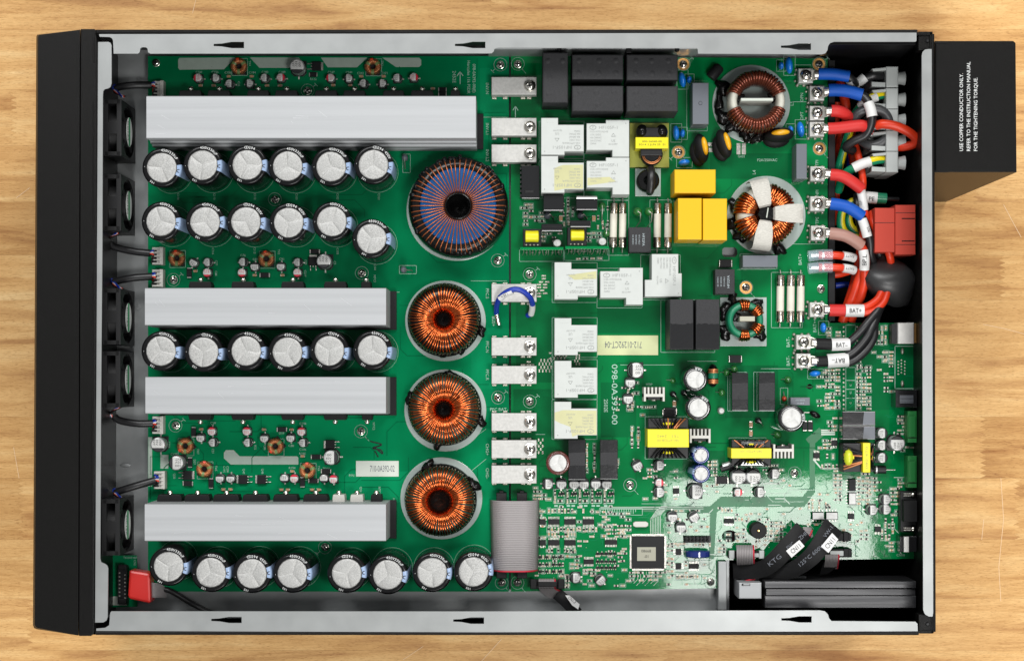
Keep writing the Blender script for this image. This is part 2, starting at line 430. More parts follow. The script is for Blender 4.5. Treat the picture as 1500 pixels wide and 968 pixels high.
# galvanised tray that carries the boards
tr = [(140, 58), (1216, 58), (1216, 478), (1336, 478), (1336, 812), (1068, 812), (1068, 905), (140, 905)]
m = MB(); m.prism(tpoly(tr, -20), -24, -20, 'zinc_dark')
tray = m.build('tray', case, 'dull grey galvanised tray under the boards')
m = MB(); tbox(m, 1052, 822, 1064.5, 893, -20, 16, 'zinc_dark', 1); m.build('tray_lip', case)
m = MB(); tbox(m, 715, 68, 1024, 72.5, -20, 60, 'zinc_dark', 1); m.build('tray_lip', case)
m = MB(); tbox(m, 150, 900, 1052, 905, -20, 26, 'zinc_dark', 1); m.build('tray_lip', case)
for u, v in ((204, 117.5), (202, 450)):
    x, y = T(u, v, -20); MB().lathe(x, y, [(4.2, 0), (4.2, .8), (2.6, 1), (2.4, .2), (0, .2)], 'zinc_dark', 16, cz=-20).build('rivet', case)
x, y = T(184, 681, -20); MB().ball(x, y, -20, 8.5, 3.2, 2, 'zinc_dark', 16).build('dimple', case)
for u, v in ((819, 72), (992, 73)):
    x, y = T(u, v, 62); MB().lathe(x, y, [(3.6, 0), (3.6, 1.5), (2.4, 3), (0, 3)], 'black', 12, cz=59).build('screw', case)
m = MB(); tbox(m, 917, 71, 925, 78, 0, 62, 'black', 1); m.build('standoff', case)
# folded flanges with slots
def slot(u0, v0, u1, v1):
    vm = (v0+v1)/2
    return [(u0, vm-1.6), (u0+12, vm-2.2), (u0+26, v0), (u1, v0), (u1, v1), (u0+26, v1), (u0+12, vm+2.2), (u0, vm+1.6)]
def flange(pts, slots, lab):
    MB().plate(tpoly(pts, ZF), [tpoly(slot(*s), ZF) for s in slots], ZF-3, ZF, 'zinc').build('flange', case, lab)
flange([(145, 50.5), (700, 49.5), (1342.5, 48.3), (1342.5, 60), (1341, 61.6), (1222, 61.6), (1216, 63.5), (1213, 68), (1212, 74), (1209, 78.5), (1204, 80), (1022.5, 79), (1022, 72.5), (1020, 71), (729, 70.5), (724.5, 72), (723, 76), (720, 78.5), (220, 79), (217, 77), (216, 71.5), (213.5, 69.6), (208, 69.6), (205.5, 71.5), (204.5, 77), (202, 79), (166.5, 79), (165.6, 60), (164, 56.5), (160.5, 54.6), (146, 54.3)],
       [(313, 61.7, 357.5, 71), (666.5, 61.5, 711, 71), (1144, 64, 1188, 73.6)], 'silver flange along the upper long side')
flange([(141, 923.5), (141, 920), (154, 919), (160, 915), (161.5, 897), (163, 894.8), (700, 895), (1200, 893.4), (1208, 894.6), (1212.5, 899), (1214.5, 905), (1218, 909), (1341, 910), (1344, 913), (1344.4, 924), (700, 925.4)],
       [(309.5, 902.8, 354, 912), (664, 903.5, 709, 913.2), (1144.5, 902, 1189, 911.2)], 'silver flange along the lower long side')
flange([(143.6, 62), (159, 61.8), (162, 63.5), (163.3, 67), (163.3, 122), (161.8, 127.5), (158, 130), (153.5, 130.8), (151.2, 133.5), (150.6, 140), (149.8, 360), (147.8, 600), (146.8, 818), (148.2, 823), (154, 825.5), (157, 828), (158.4, 832), (157.6, 903), (156, 908), (151.5, 911), (139.4, 911.2)], [], 'narrow silver flange behind the black front panel')
flange([(1350.3, 82), (1351.5, 76.5), (1355, 73), (1360, 72.3), (1364.8, 72.3), (1367, 897), (1366, 902.5), (1360, 902.2), (1355, 899), (1352.4, 893)], [], 'silver flange beside the terminal cover')
# black fold along every outer edge
for p, q, w_ in (((140, 46.6), (1344, 46.5), 2.3), ((140, 926.6), (1346, 926.8), 2.4)):
    P, Q = T(*p, ZF), T(*q, ZF); MB().tube([(*P, ZF-3.2), (*Q, ZF-3.2)], 3.2, 'powder', 10).build('edge_fold', case)
P, Q = T(1366.6, 50, ZF), T(1368.6, 925, ZF); MB().tube([(*P, ZF-3), (*Q, ZF-3)], 2.6, 'powder', 10).build('edge_fold', case)
for vv, (va, vb) in ((47, (46.5, 74)), (900, (899.5, 927.5))):
    m = MB(); tbox(m, 1345.5, va, 1366.5, vb, ZF-26, ZF-4.5, 'powder', 1.2)
    x, y = T(1358.5, (va+vb)/2, ZF-4); m.cyl(x, y, ZF-6, ZF-2, 2.6, 'black', 12, .8)
    m.build('corner_bracket', case)
# black lining of the wiring bay, deep walls and the vents
m = MB()
tbox(m, 1213.5, 88, 1223.5, 470, -60, 4, 'black_matte', 1); m.build('bay_divider', case)
m = MB(); tbox(m, 1361.5, 60, 1363, 905, ZT+5, 90, 'powder_in', .3); m.build('rear_lining', case)
m = MB(); tbox(m, 1216, 62, 1342, 66, ZT+5, 100, 'powder_in', .5); m.build('bay_lining', case)
xl = T(1361.5, 300, 90)[0]
for i in range(25):
    v = 252+i*9.4; y0 = T(0, v, 0)[1]
    m = MB(); m.box(xl-1.2, y0, -14, xl+.5, y0-6.2, 10, 'plastic_grey' if i in (3, 8, 11, 13, 14, 17, 18, 20, 21, 23) else 'powder', .0)  # pale bars imitate the brightness seen through open vent slits
    m.build('vent_slit_bar', case)
m = MB(); x, y = T(1069, 785, -10); m.lathe(x, y, [(15, -19.9), (15, -19)], 'hole', 24); m.build('hole_shade_disc', case)  # dark disc on the solid tray, paints the shade below the board opening
m = MB()
pts = [(1066, 846), (1120, 849.5)]
tbox(m, 1120.5, 851, 1342, 861, -60, 42, 'alu_dark', .6); tbox(m, 1122, 862, 1341, 871.5, -60, 36, 'alu_dark', .6); tbox(m, 1120.5, 872.2, 1342, 890, -60, 40, 'alu_dark', .8)
m.build('grooved_rail', case, 'long grooved dark aluminium rail in the lower corner')
m = MB(); tbox(m, 1082.5, 853, 1115.5, 876.5, -30, 36, 'alu', 1); tbox(m, 1086.5, 854, 1099, 857.5, 36, 36.4, 'black'); tbox(m, 1089, 854.8, 1098, 856.6, 36.4, 36.8, 'alu')
m.build('rail_bracket', case, 'small silver block at the end of the rail')
# front panel at the left
m = MB()
pz = ZF+2
poly = [(117, 44), (54.5, 51.2), (53.2, 54), (48.2, 915), (50, 919.5), (54, 921), (114.6, 930.2)]
b0 = tpoly(poly, pz-10); t0 = tpoly([(117, 44), (57, 51.8), (55.6, 55), (50.8, 914), (52.4, 917.5), (56, 919.4), (114.6, 930.2)], pz); n_ = len(poly)
bot = tpoly(poly, pz-10)
vs = [(*p, ZT+.6) for p in bot]+[(*p, pz-10) for p in b0]+[(*p, pz) for p in t0]
fs = [(k*n_+i, k*n_+(i+1) % n_, (k+1)*n_+(i+1) % n_, (k+1)*n_+i) for k in range(2) for i in range(n_)]+[tuple(2*n_+i for i in range(n_))]
m.add(vs, fs, 'powder', False)
fp = m.build('front_panel', case, 'wide matt black front panel with sloped ends')
m = MB(); m.prism(tpoly([(118, 42.8), (138.4, 42.8), (140.4, 45), (140, 52), (141.5, 58), (139.5, 500), (137, 905), (138, 912), (137, 928), (133, 931), (115.6, 931)], pz+3), ZT+.6, pz+3, 'powder', 1.2); m.build('panel_bezel', case, 'black bezel strip between the front panel and the tray')
for v0, v1 in ((55, 92), (152, 334), (395, 520), (575, 805), (828, 862)):
    m = MB(); a = T(136.2-(v0-44)*.0036, v0, pz+3); b_ = T(138.6-(v1-44)*.0036, v1, pz+3); m.box(a[0], a[1], pz+2, b_[0], b_[1], pz+4, 'powder', .5); m.build('bezel_tab', case)
# terminal cover at the right
m = MB()
cv = tpoly([(1370, 60.2), (1484.5, 60.2), (1488, 63), (1489.5, 252.4), (1370, 252.4)], 104)
m.prism(cv, ZT+.6, 104, 'powder', 1.4)
cover = m.build('terminal_cover', case, 'matt black terminal cover with white warning lettering')
m = MB(); 
for s_, u, v0, v1 in (('USE COPPER CONDUCTOR ONLY.', 1408, 108, 221.5), ('REFER TO THE INSTRUCTION MANUAL', 1418.6, 91, 221.5), ('FOR THE TIGHTENING TORQUE.', 1429, 114, 221.5)):
    x, y = T(u, (v0+v1)/2, 104); m.text(s_, x, y, 104.5, 5.0, 'ink_white', 90, w=(v1-v0)*S(104))
m.build('printed_lettering', cover)
for v in (61.6, 250.3):
    m = MB(); tbox(m, 1369, v, 1389, v+2.4, 104.1, 104.6, 'powder_in'); m.build('cover_slot', cover)

# ---------------------------------------------------------------- circuit boards
def board(name, pts, holes, mt, label):
    m = MB(); m.plate(tpoly(pts, 0), holes, -3.2, 0, mt)
    return m.build(name, None, label, 'circuit board', org=(*T(pts[0][0], pts[0][1], 0), -3.2))
def oval(u, v, ru, rv, n=20): return [T(u+ru*math.cos(2*math.pi*i/n), v+rv*math.sin(2*math.pi*i/n)) for i in range(n)]
LB = board('power_board', [(216.8, 82.5), (745.6, 82.5), (745.6, 866), (216.8, 866)], [], 'pcb_power', 'green power board with big black capacitors, aluminium bars and copper coils')
RB = board('main_board', [(748.4, 82), (1212.3, 86), (1212.3, 473), (1338.5, 473), (1338.5, 818), (1236, 819), (1053, 820), (1053, 861), (748.4, 866)],
           [oval(1069, 785, 11.5, 9), [T(u, v) for u, v in ((1058, 365), (1061, 362.5), (1077, 362.5), (1080, 366), (1080, 373), (1077, 376.5), (1061, 376.5), (1058, 373))], oval(1186, 566, 4, 4, 14)], 'pcb_main', 'green main board with white relays, yellow capacitors and a dense chip area')
DB = board('display_board', [(160, 813), (200.5, 813), (201, 888), (160, 889)], [], 'pcb_power', 'small green board behind the front panel beside the red plug')
silkL, silkR, padR, padL = MB(), MB(), MB(), MB()
ZS = .35
def st(mb, s_, u, v, h=3.4, rot=0., w=None, m='silk', z=ZS): x, y = T(u, v, z); mb.text(s_, x, y, z, h, m, rot, w)
def line(mb, pts, wd=.7, m='silk', z=ZS, closed=False):
    P = [Vector(T(u, v, z)) for u, v in pts]
    if closed: P.append(P[0])
    for a, b in zip(P, P[1:]):
        d = (b-a)
        if d.length < 1e-6: continue
        n = Vector((-d.y, d.x)).normalized()*wd/2; e = d.normalized()*wd/2
        mb.add([(*(a-n-e), z), (*(b-n+e), z), (*(b+n+e), z), (*(a+n-e), z)], [(0, 1, 2, 3)], m)
def rect(mb, u0, v0, u1, v1, wd=.6, m='silk'): line(mb, [(u0, v0), (u1, v0), (u1, v1), (u0, v1)], wd, m, ZS, True)
def circ(mb, u, v, r, wd=.7, m='silk', n=36): line(mb, [(u+r*math.cos(2*math.pi*i/n), v+r*math.sin(2*math.pi*i/n)) for i in range(n)], wd, m, ZS, True)
def patch(parent, pts, m, z=.2, name='copper_area', label=None):
    MB().prism(tpoly(pts, z), 0.02, z, m).build(name, parent, label)
def dot(mb, u, v, r, m='solder', z=.5, n=8):
    x, y = T(u, v, z); mb.lathe(x, y, [(r, 0.02), (r*.8, z*.7), (0, z)], m, n)
# bare tinned areas
for pts in ([(263, 85.2), (345, 84.6), (328, 102), (263, 102.5), (261, 100), (261, 87.5)], [(366, 84.6), (438, 84.6), (424, 99.8), (380, 99.8)], [(470, 84.8), (538, 84.8), (523, 99), (480, 99)], [(560, 85), (614, 85), (617, 88), (617, 95.5), (614, 98.6), (580, 98.6)],
            [(328, 663), (331, 659), (342, 659), (351, 668), (435, 668), (437, 670), (437, 680), (338, 680), (328, 671)], [(235, 666), (246.6, 666), (246.6, 686), (235, 686)], [(217.2, 640), (222.8, 640), (222.8, 712), (217.2, 712)]):
    patch(LB, pts, 'tinned', .25, 'tinned_strip')
    for _ in range(6):
        p = random.choice(pts); q = random.choice(pts); c_ = (sum(p_[0] for p_ in pts)/len(pts), sum(p_[1] for p_ in pts)/len(pts)); t_ = random.random()*.8
        dot(padL, c_[0]+(p[0]-c_[0])*t_, c_[1]+(q[1]-c_[1])*.5, .45, 'ink', .32, 6)
# copper pours that show as slightly different greens
for pts in ([(703, 100), (744, 100), (744, 166), (703, 166)], [(709, 165.5), (742, 165.5), (742, 205), (709, 205)], [(690, 480), (744, 480), (744, 570), (690, 570)], [(505, 690), (600, 690), (600, 735), (505, 735)]):
    patch(LB, pts, 'pcb_light', .15)
for pts in ([(752, 138), (790, 138), (790, 170), (752, 170)], [(756, 440), (812, 440), (812, 560), (756, 560)], [(875, 448), (975, 448), (975, 488), (875, 488)], [(752, 570), (808, 570), (808, 640), (752, 640)],
            [(1040, 225), (1165, 225), (1165, 262), (1040, 262)], [(1062, 535), (1140, 535), (1140, 612), (1062, 612)], [(1228, 478), (1345, 478), (1345, 600), (1228, 600)], [(880, 560), (932, 560), (932, 640), (880, 640)], [(1000, 660), (1062, 660), (1062, 690), (1000, 690)]):
    patch(RB, pts, 'pcb_dark', .15)
rg = random.Random(11)
gap = {0: MB(), 1: MB()}
def gap_line(k, pts, wd=.9):
    mb = gap[k]; P = [Vector(T(u, v, .3)) for u, v in pts]
    for a, b in zip(P, P[1:]):
        d = b-a
        if d.length < .1: continue
        n = Vector((-d.y, d.x)).normalized()*wd/2
        mb.add([(*(a-n), .3), (*(b-n), .3), (*(b+n), .3), (*(a+n), .3)], [(0, 1, 2, 3)], 'pcb_dark' if k == 1 else 'pcb_gap')
for u0, v0, u1, v1, k, n in ((580, 90, 740, 860, 0, 26), (220, 280, 560, 300, 0, 8), (230, 700, 560, 735, 0, 10), (230, 600, 560, 690, 0, 14), (755, 90, 1205, 470, 1, 34), (790, 440, 1205, 735, 1, 40)):
    for _ in range(n):
        u, v = rg.uniform(u0, u1), rg.uniform(v0, v1); L1, L2, d, e = rg.uniform(10, 60), rg.uniform(4, 16), rg.choice((-1, 1)), rg.choice((-1, 1))
        pts = [(u, v), (u+e*L1, v), (u+e*(L1+L2), v+d*L2), (u+e*(L1+L2), v+d*(L2+rg.uniform(5, 40)))]
        lim = (220, 742) if k == 0 else (752, 1208)
        pts = [(min(max(p, lim[0]), lim[1]), min(max(q, 86), 860)) for p, q in pts]; gap_line(k, pts, rg.uniform(.7, 1.4))
gap[0].build('track_outlines', LB, kind='stuff'); gap[1].build('track_outlines', RB, kind='stuff')
# isolation band on the main board
patch(RB, [(940, 741), (1040, 741), (1056, 727), (1176, 727), (1186, 714), (1186, 645), (1206, 628), (1212, 633), (1194, 649), (1194, 720), (1178, 742), (1062, 742), (1050, 750), (1046, 818), (1038, 818), (1040, 752), (940, 749)], 'pcb_bare', .22, 'isolation_band')
patch(RB, [(1180, 643), (1200, 626), (1206, 631), (1185, 649)], 'pcb_bare', .3, 'isolation_band')
# ---------------------------------------------------------------- screws on the boards
def screw_mb(r=5.2, ring=None):
    m = MB()
    if ring: m.lathe(0, 0, [(r*1.75, 0.05), (r*1.75, .5), (r*1.1, .5)], ring, 24)
    m.lathe(0, 0, [(r*1.12, .3), (r*1.12, 1), (r, 1.2), (r, 3), (r*.8, 4.4), (r*.35, 4.8), (r*.33, 3.4), (0, 3.2)], 'nickel', 20)
    for a in (0, 90):
        c, d = math.cos(R(a)), math.sin(R(a)); q = r*.72; w_ = r*.17
        m.add([(x*c-y*d, x*d+y*c, 4.95) for x, y in ((-q, -w_), (q, -w_), (q, w_), (-q, w_))], [(0, 1, 2, 3)], 'black')
    return m
SCREW = proto(('screw', screw_mb(), [])); SCREW_C = proto(('screw', screw_mb(5.2, 'brass'), [])); SCREW_B = proto(('screw', screw_mb(7.6), []))
def scr(par, sk, u, v, ring=True, pr=None, rr=9.5):
    x, y = T(u, v, 3); place(pr or SCREW, par, x, y, 0, random.uniform(0, 90))
    if ring:
        circ(sk, u, v, rr); a = random.choice((35, -50, 220)); line(sk, [(u+rr*math.cos(R(a)), v-rr*math.sin(R(a))), (u+rr*1.6*math.cos(R(a)), v-rr*1.6*math.sin(R(a)))])
        x2, y2 = u+rr*1.6*math.cos(R(a)), v-rr*1.6*math.sin(R(a)); line(sk, [(x2-2, y2-2), (x2+2, y2+2)])
for u, v in ((733, 95), (450.5, 133), (254, 410), (530, 400), (729, 381.6), (402.5, 292), (257, 623), (528.6, 631.5), (729.5, 582), (735, 853), (476, 801)): scr(LB, silkL, u, v)
scr(LB, silkL, 228, 92, False)
for u, v in ((758.5, 94), (776, 402), (776, 588), (923, 710), (1164, 693), (758, 853), (1041, 852)): scr(RB, silkR, u, v)
for u, v in ((1001, 94), (1200, 94), (994, 223), (1200.7, 217.7), (1093, 421)): scr(RB, silkR, u, v, True, SCREW_C, 9.8)
scr(RB, silkR, 1203, 423, False)
# ---------------------------------------------------------------- big black electrolytic capacitors
def ring_text(mb, s_, r, a0, h, m, z, step):
    for i, ch in enumerate(s_):
        if ch == ' ': continue
        a = a0-i*step; mb.text(ch, r*math.cos(R(a)), r*math.sin(R(a)), z, h, m, a-90)
def cap_proto(r, H, rt, sleeve, top, stripe, text_, seed):
    b = MB(); n = 40
    b.lathe(0, 0, [(r*.985, 0), (r*.985, 4), (r, 6), (r, H-5), (r*.985, H-2.2), (r*.94, H-.6), (r*.88, H), (rt+.8, H-.2), (rt, H-1.6)], sleeve, n)
    t = MB(); rs = [0, .25, .5, .7, .85, .95, 1.0]; ang = []
    for k in range(3): ang += [k*120+d for d in (0, 1.6, 3.5, 9, 22, 40, 60, 80, 98, 111, 116.5, 118.4)]
    vs, fs = [], []; q = len(ang); rnd = random.Random(seed); tl = [rnd.uniform(.0, 1.) for _ in range(3)]
    for k, f in enumerate(rs):
        for a in ang:
            d = min(abs((a-w_+180) % 360-180) for w_ in (0, 120, 240)); dist = f*rt*math.sin(R(min(d, 90)))
            z = H-1.3+.9*(1-f*f)+.8*(1-math.exp(-dist/1.1))*min(1, f*2)+tl[int(a//120) % 3]*1.0*f*math.sin(R((a % 120)*1.5))*.9
            if f == 1: z = H-1.3
            vs.append((rt*f*math.cos(R(a)), rt*f*math.sin(R(a)), z))
    for k in range(len(rs)-1):
        for i in range(q): j = (i+1) % q; fs.append((k*q+i, (k+1)*q+i, (k+1)*q+j, k*q+j))
    t.add(vs, fs, top)
    out = [('vent_disc', t, [])]
    if stripe:
        s = MB(); vs, fs = [], []; A = [-24+i*4 for i in range(10)]
        pr = [(r+.25, 2), (r+.25, H-5), (r*.985+.3, H-2.2), (r*.94+.2, H-.3), (r*.88, H+.25), (rt+.6, H+.1)]
        for (q_, z) in pr:
            for a in A: vs.append((q_*math.cos(R(a)), q_*math.sin(R(a)), z))
        na = len(A)
        for k in range(len(pr)-1):
            for i in range(na-1): fs.append((k*na+i, k*na+i+1, (k+1)*na+i+1, (k+1)*na+i))
        s.add(vs, fs, stripe)
        aa = R(-8); rm = (rt+r)/2+.9
        s.tube([((rm+3*math.cos(q_)*1.2)*math.cos(aa)-2.1*math.sin(q_)*math.sin(aa), (rm+3*math.cos(q_)*1.2)*math.sin(aa)+2.1*math.sin(q_)*math.cos(aa), H+.3) for q_ in [math.pi*(.5+i/8) for i in range(9)]], .55, 'ink', 5)
        out.append(('polarity_stripe', s, []))
    if text_:
        p = MB(); ring_text(p, text_, (rt+r)/2+.1, 92, 3.7, 'ink_white', H+.35, 7.2); ring_text(p, '105', (rt+r)/2, 246, 2.9, 'ink_white', H+.35, 6)
        p.text('-', -(rt+r)/2, 0, H+.35, 3, 'ink_white', 90)
        out.append(('printed_lettering', p, []))
    return proto(('electrolytic_capacitor', b, out))
HC = 86
rc = 29*S(HC); rt_ = 21.8*S(HC)
CAPS = [cap_proto(rc, HC, rt_, 'sleeve', 'can_top', 'stripe', t_, i) for i, t_ in enumerate(('450V330uF', 'CD294 450V', '450V330uF', 'CD294'))]
rowname = ['uppermost row of black capacitors', 'second row of black capacitors', 'third row, between two bars', 'bottom row of black capacitors']
caps = [[(236, 244), (298, 243), (361, 243), (423, 243.5), (485, 242.5), (547, 242.5)], [(237, 324.5), (299, 324.5), (362, 325), (424, 325), (486, 325), (545.5, 351)],
        [(234.5, 513.7), (297.5, 513.7), (360.5, 513.7), (422, 514), (484, 513.8), (547, 513.7)], [(245, 828), (307, 838.5), (369, 838), (430, 838.5), (508, 840), (569, 840), (632, 840), (692.7, 836)]]
for ri, row in enumerate(caps):
    for i, (u, v) in enumerate(row):
        x, y = T(u, v, HC); lab = 'black capacitor %s of %s' % (('at left end', 'second', 'third', 'fourth', 'fifth', 'sixth', 'seventh', 'at right end')[i], rowname[ri])
        place(random.choice(CAPS), LB, x, y, 0, (random.uniform(-4, 6) if ri < 3 else random.uniform(-2, 16)), lab, (random.uniform(-.022, .022), random.uniform(-.022, .022)), {'vent_disc': random.uniform(0, 120)})
        bu, bv = x+750, 484-y; circ(silkL, bu, bv, rc+1.8, .4)
for s_, u, v in (('C114', 261, 288), ('C113', 314, 288), ('C112', 373.5, 288), ('C103', 434.5, 288), ('C102', 494.5, 288), ('C101', 555, 288), ('C116', 312, 368), ('C115', 373, 367), ('C105', 494.5, 368), ('C104', 549.5, 391)): st(silkL, s_, u, v, 3, -90)
# ---------------------------------------------------------------- aluminium bars with their transistors
def bar(u0, v0, u1, v1, z, label, grooves, lean=0):
    m = MB(); a = T(u0, v0, z); b = T(u1, v1, z)
    y1, y0 = a[1], b[1]; h = z
    e_ = 6.5 if v0 < 200 else 1.2
    prof = [(y0-e_, 6), (y0-e_, 26), (y0-e_+1.2, 27), (y0-e_+1.2, 30), (y0-e_, 31), (y0-e_, 52), (y0-e_*.8, 54), (y0-e_*.5, 54.4), (y0-e_*.5, 66), (y0-e_*.3, 68), (y0, 68.4), (y0, 80), (y0+.8, 81), (y0+.8, 83), (y0, 84), (y0, z-.9), (y0+.9, z), (y1-.9, z), (y1, z-.9), (y1, 6)]
    n = len(prof); vs = [(a[0], p, q) for p, q in prof]+[(b[0], p, q) for p, q in prof]
    fs = [(i, (i+1) % n, (i+1) % n+n, i+n) for i in range(n)]+[tuple(range(n))[::-1], tuple(range(n, 2*n))]
    m.add(vs, [f[::-1] for f in fs], 'alu', False); o = m.build('heat_sink_bar', LB, label)
    rs_ = random.Random(v0)
    for _ in range(9):
        x_, y_, an, l_ = rs_.uniform(a[0]+10, b[0]-40), rs_.uniform(b[1]+6, a[1]-6), rs_.choice((rs_.uniform(-.1, .1), rs_.uniform(-.9, -.3))), rs_.uniform(5, 26)
        x1_, y1_ = x_+l_*math.cos(an), min(max(y_+l_*math.sin(an), b[1]+2), a[1]-2); w_ = rs_.uniform(.12, .3)
        MB().add([(x_, y_, z+.06), (x1_, y1_, z+.06), (x1_, y1_+w_, z+.06), (x_, y_+w_*2, z+.06)], [(0, 1, 2, 3)], 'alu_scratch').build('scratch', o)
    m = MB(); m.box(a[0]+4, b[1]-4, .05, b[0]+9, a[1]-12 if v0 < 200 else a[1], 5.5, 'black_matte', .5); m.build('insulating_sheet', LB)
    return o
bar(214.5, 141, 697, 203, 98, 'longest aluminium bar along the upper edge of the power board', 1)
bar(212.3, 422, 565.5, 476.3, 98, 'aluminium bar between the second and third capacitor rows', 1)
bar(213, 552, 565.3, 605.6, 98, 'aluminium bar just below the third capacitor row', 1)
bar(212, 738, 565.3, 792, 98, 'lowest aluminium bar above the bottom capacitor row', 1)
for v, s_ in ((213, 'HS1'), (430, 'HS2'), (557, 'HS3'), (733, 'HS4')): st(silkL, s_, 704 if v < 300 else 577, v, 3, -90)
TR = {}
def to247(u0, u1, v, side, small=False, white=False):
    # body stands against the bar: side +1 = above the bar, -1 = below it
    z1 = 42.; wd = (u1-u0)*S(z1); dp = 9.*S(z1)
    key = (round(wd), side, small, white)
    if key not in TR:
        m = MB(); bodym = 'connector_white' if white else 'black_matte'
        w_ = wd/2
        if side > 0: poly = [(-w_, -3), (w_, -3), (w_, dp*.45), (w_*.9, dp), (-w_*.9, dp), (-w_, dp*.45)]
        else: poly = [(-w_, 3), (w_, 3), (w_, -dp*.45), (w_*.9, -dp), (-w_*.9, -dp), (-w_, -dp*.45)]
        m.prism(poly, 12, z1, bodym, .8)
        l = MB()
        for k in (-1, 0, 1): l.tube([(k*w_*.55, dp*.4*side, 14), (k*w_*.55, dp*.5*side, 0)], 1.2, 'tin', 6)
        s = MB(); s.lathe(0, 0, [(0, dp*side*.9), (1.8, dp*side*.9), (1.8, (dp+2.5)*side), (3.7, (dp+2.6)*side), (3.6, (dp+4.6)*side), (2.2, (dp+6)*side), (0, (dp+6.2)*side)], 'nickel', 12, axis='y', cz=z1-6)
        s.lathe(0, 0, [(4.6, (dp+1.6)*side), (4.6, (dp+2.6)*side)], 'nickel', 12, axis='y', cz=z1-6)
        TR[key] = proto(('transistor', m, [('lead', l, []), ('clamp_screw', s, [])]))
    x, y = T((u0+u1)/2, v, z1); place(TR[key], LB, x, y, 0)
for u0, u1 in ((262, 295), (304, 337), (362, 394), (403, 436), (461, 494), (503, 535), (561, 592), (602, 635)): to247(u0, u1, 141.5, 1)
to247(660, 674, 141.5, 1, True)
for u0, u1 in ((276, 310), (339, 372), (412, 445), (474, 508)): to247(u0, u1, 421.5, 1); to247(u0, u1-1, 606, -1)
to247(529, 543, 421.5, 1, True); to247(530, 545, 606, -1, True)
for u0, u1 in ((230, 266), (270, 307), (312, 350), (355, 392), (400, 436), (444, 480)): to247(u0, u1, 733.5, 1)
to247(487, 505, 733.5, 1, True, True); to247(513, 532, 733.5, 1, True, True); to247(543, 559, 733.5, 1, True)
# ---------------------------------------------------------------- surface-mount cans, coils and power packages
def smd_can(r, H, mk, print_=None):
    b = MB(); q = r*1.06; b.prism([(-q, -q), (q*.6, -q), (q, -q*.6), (q, q*.6), (q*.6, q), (-q, q)], 0, 2.2, 'black', .3)
    c = MB(); c.lathe(0, 0, [(r*.9, 2.2), (r*.98, 3), (r*.84, 4), (r*.84, 4.6), (r, 5.4), (r, H-1.2), (r*.93, H-.3), (r*.84, H), (0, H)], 'can', 28, ms=['can']*7+['can_face'])
    k = MB(); A = [R(-58+i*11.6) for i in range(11)]
    k.add([(r*.86*math.cos(a), r*.86*math.sin(a), H+.12) for a in A], [tuple(range(11))], mk)
    k.add([((r+.1)*math.cos(a), (r+.1)*math.sin(a), H-1.2) for a in A]+[(r*.935*math.cos(a), r*.935*math.sin(a), H-.2) for a in A]+[(r*.86*math.cos(a), r*.86*math.sin(a), H+.12) for a in A],
          [(i, i+1, 12+i, 11+i) for i in range(10)]+[(11+i, 12+i, 23+i, 22+i) for i in range(10)], mk)
    ink = 'ink' if mk != 'mark_red' else 'mark_red'
    p = MB(); hh = r*.30
    for t_, yy in (('100', r*.36), ('35V', -r*.1), ('RVT', -r*.52)): p.text(t_, -r*.3, yy, H+.15, hh, ink, 0, w=r*.8)
    l = MB(); l.box(-r*1.45, -1, 0, -q, 1, .8, 'tin'); l.box(q, -1, 0, r*1.45, 1, .8, 'tin')
    return proto(('surface_mount_capacitor', b, [('can', c, []), ('polarity_mark', k, []), ('printed_lettering', p, []), ('lead', l, [])]))
SC = {(rr, mk): smd_can(rr, hh, mk) for rr, hh, mk in ((6.2, 15, 'ink'), (6.2, 15, 'mark_red'), (10.6, 26, 'ink'), (7.4, 20, 'ink'), (11, 26, 'black'))}
def can(par, u, v, rot, r=6.2, mk='ink'):
    h = {6.2: 15, 10.6: 26, 7.4: 20, 11: 26}[r]; x, y = T(u, v, h); place(SC[(r, mk)], par, x, y, 0, rot)
Rd = 'mark_red'
for u, v, ro, *k in ((289.6, 114, 180, Rd), (315, 114, 180), (336, 122.4, 0), (364.8, 122, 180), (387.5, 114, 0), (411, 113.5, 0, Rd), (484, 114, 180, Rd), (510, 114.5, 180), (532.5, 122, 0), (559.5, 122, 180), (582, 114, 0), (606, 113, 0, Rd),
    (283, 384.4, 60), (304, 384, 0), (303, 399.4, -90, Rd), (355.6, 383.6, 0), (372.6, 390.4, 90), (354, 399.4, -90, Rd), (411, 390, 90), (436, 384, 0), (435.4, 399.4, -90, Rd),
    (309.6, 631.5, 90, Rd), (293, 641, 90), (311.5, 648, 0), (361, 631.5, 90, Rd), (362.6, 648, 0), (386.6, 641.6, 90), (321.5, 700.8, 90), (337, 700.8, 90), (441, 632, 90, Rd), (425, 641, 90), (443.7, 648.4, 0), (416, 700.8, -90), (430.5, 701, 90, Rd), (474, 701, -90), (488, 702, 90, Rd)):
    can(LB, u, v, ro, 6.2, k[0] if k else 'ink')
for u, v, ro in ((435, 97, -90), (474.4, 382.6, -90), (231, 651, -90), (257.7, 678, 180), (484.4, 670, 0)): can(LB, u, v, ro, 10.6)
for s_, u, v in (('C181', 291, 106), ('C155', 315, 106), ('C156', 334, 106.5), ('C184', 369.5, 106.5), ('C183', 388, 106), ('C189', 413, 106), ('R122', 459, 116.2), ('C347', 485, 106.3), ('C241', 511, 106.3), ('C242', 528, 107.5), ('C171', 563, 107.5),
                 ('C76', 356, 374), ('C89', 374, 380), ('C81', 412.5, 379.5), ('C29', 312, 619.5), ('C146', 443.5, 620), ('C106', 443.5, 658), ('R106', 443, 664), ('D19', 412.5, 634.2), ('C199', 255, 665), ('R194', 428, 685), ('C88', 426.5, 652.5), ('2D16', 478, 686)): st(silkL, s_, u, v, 3.2, 0)
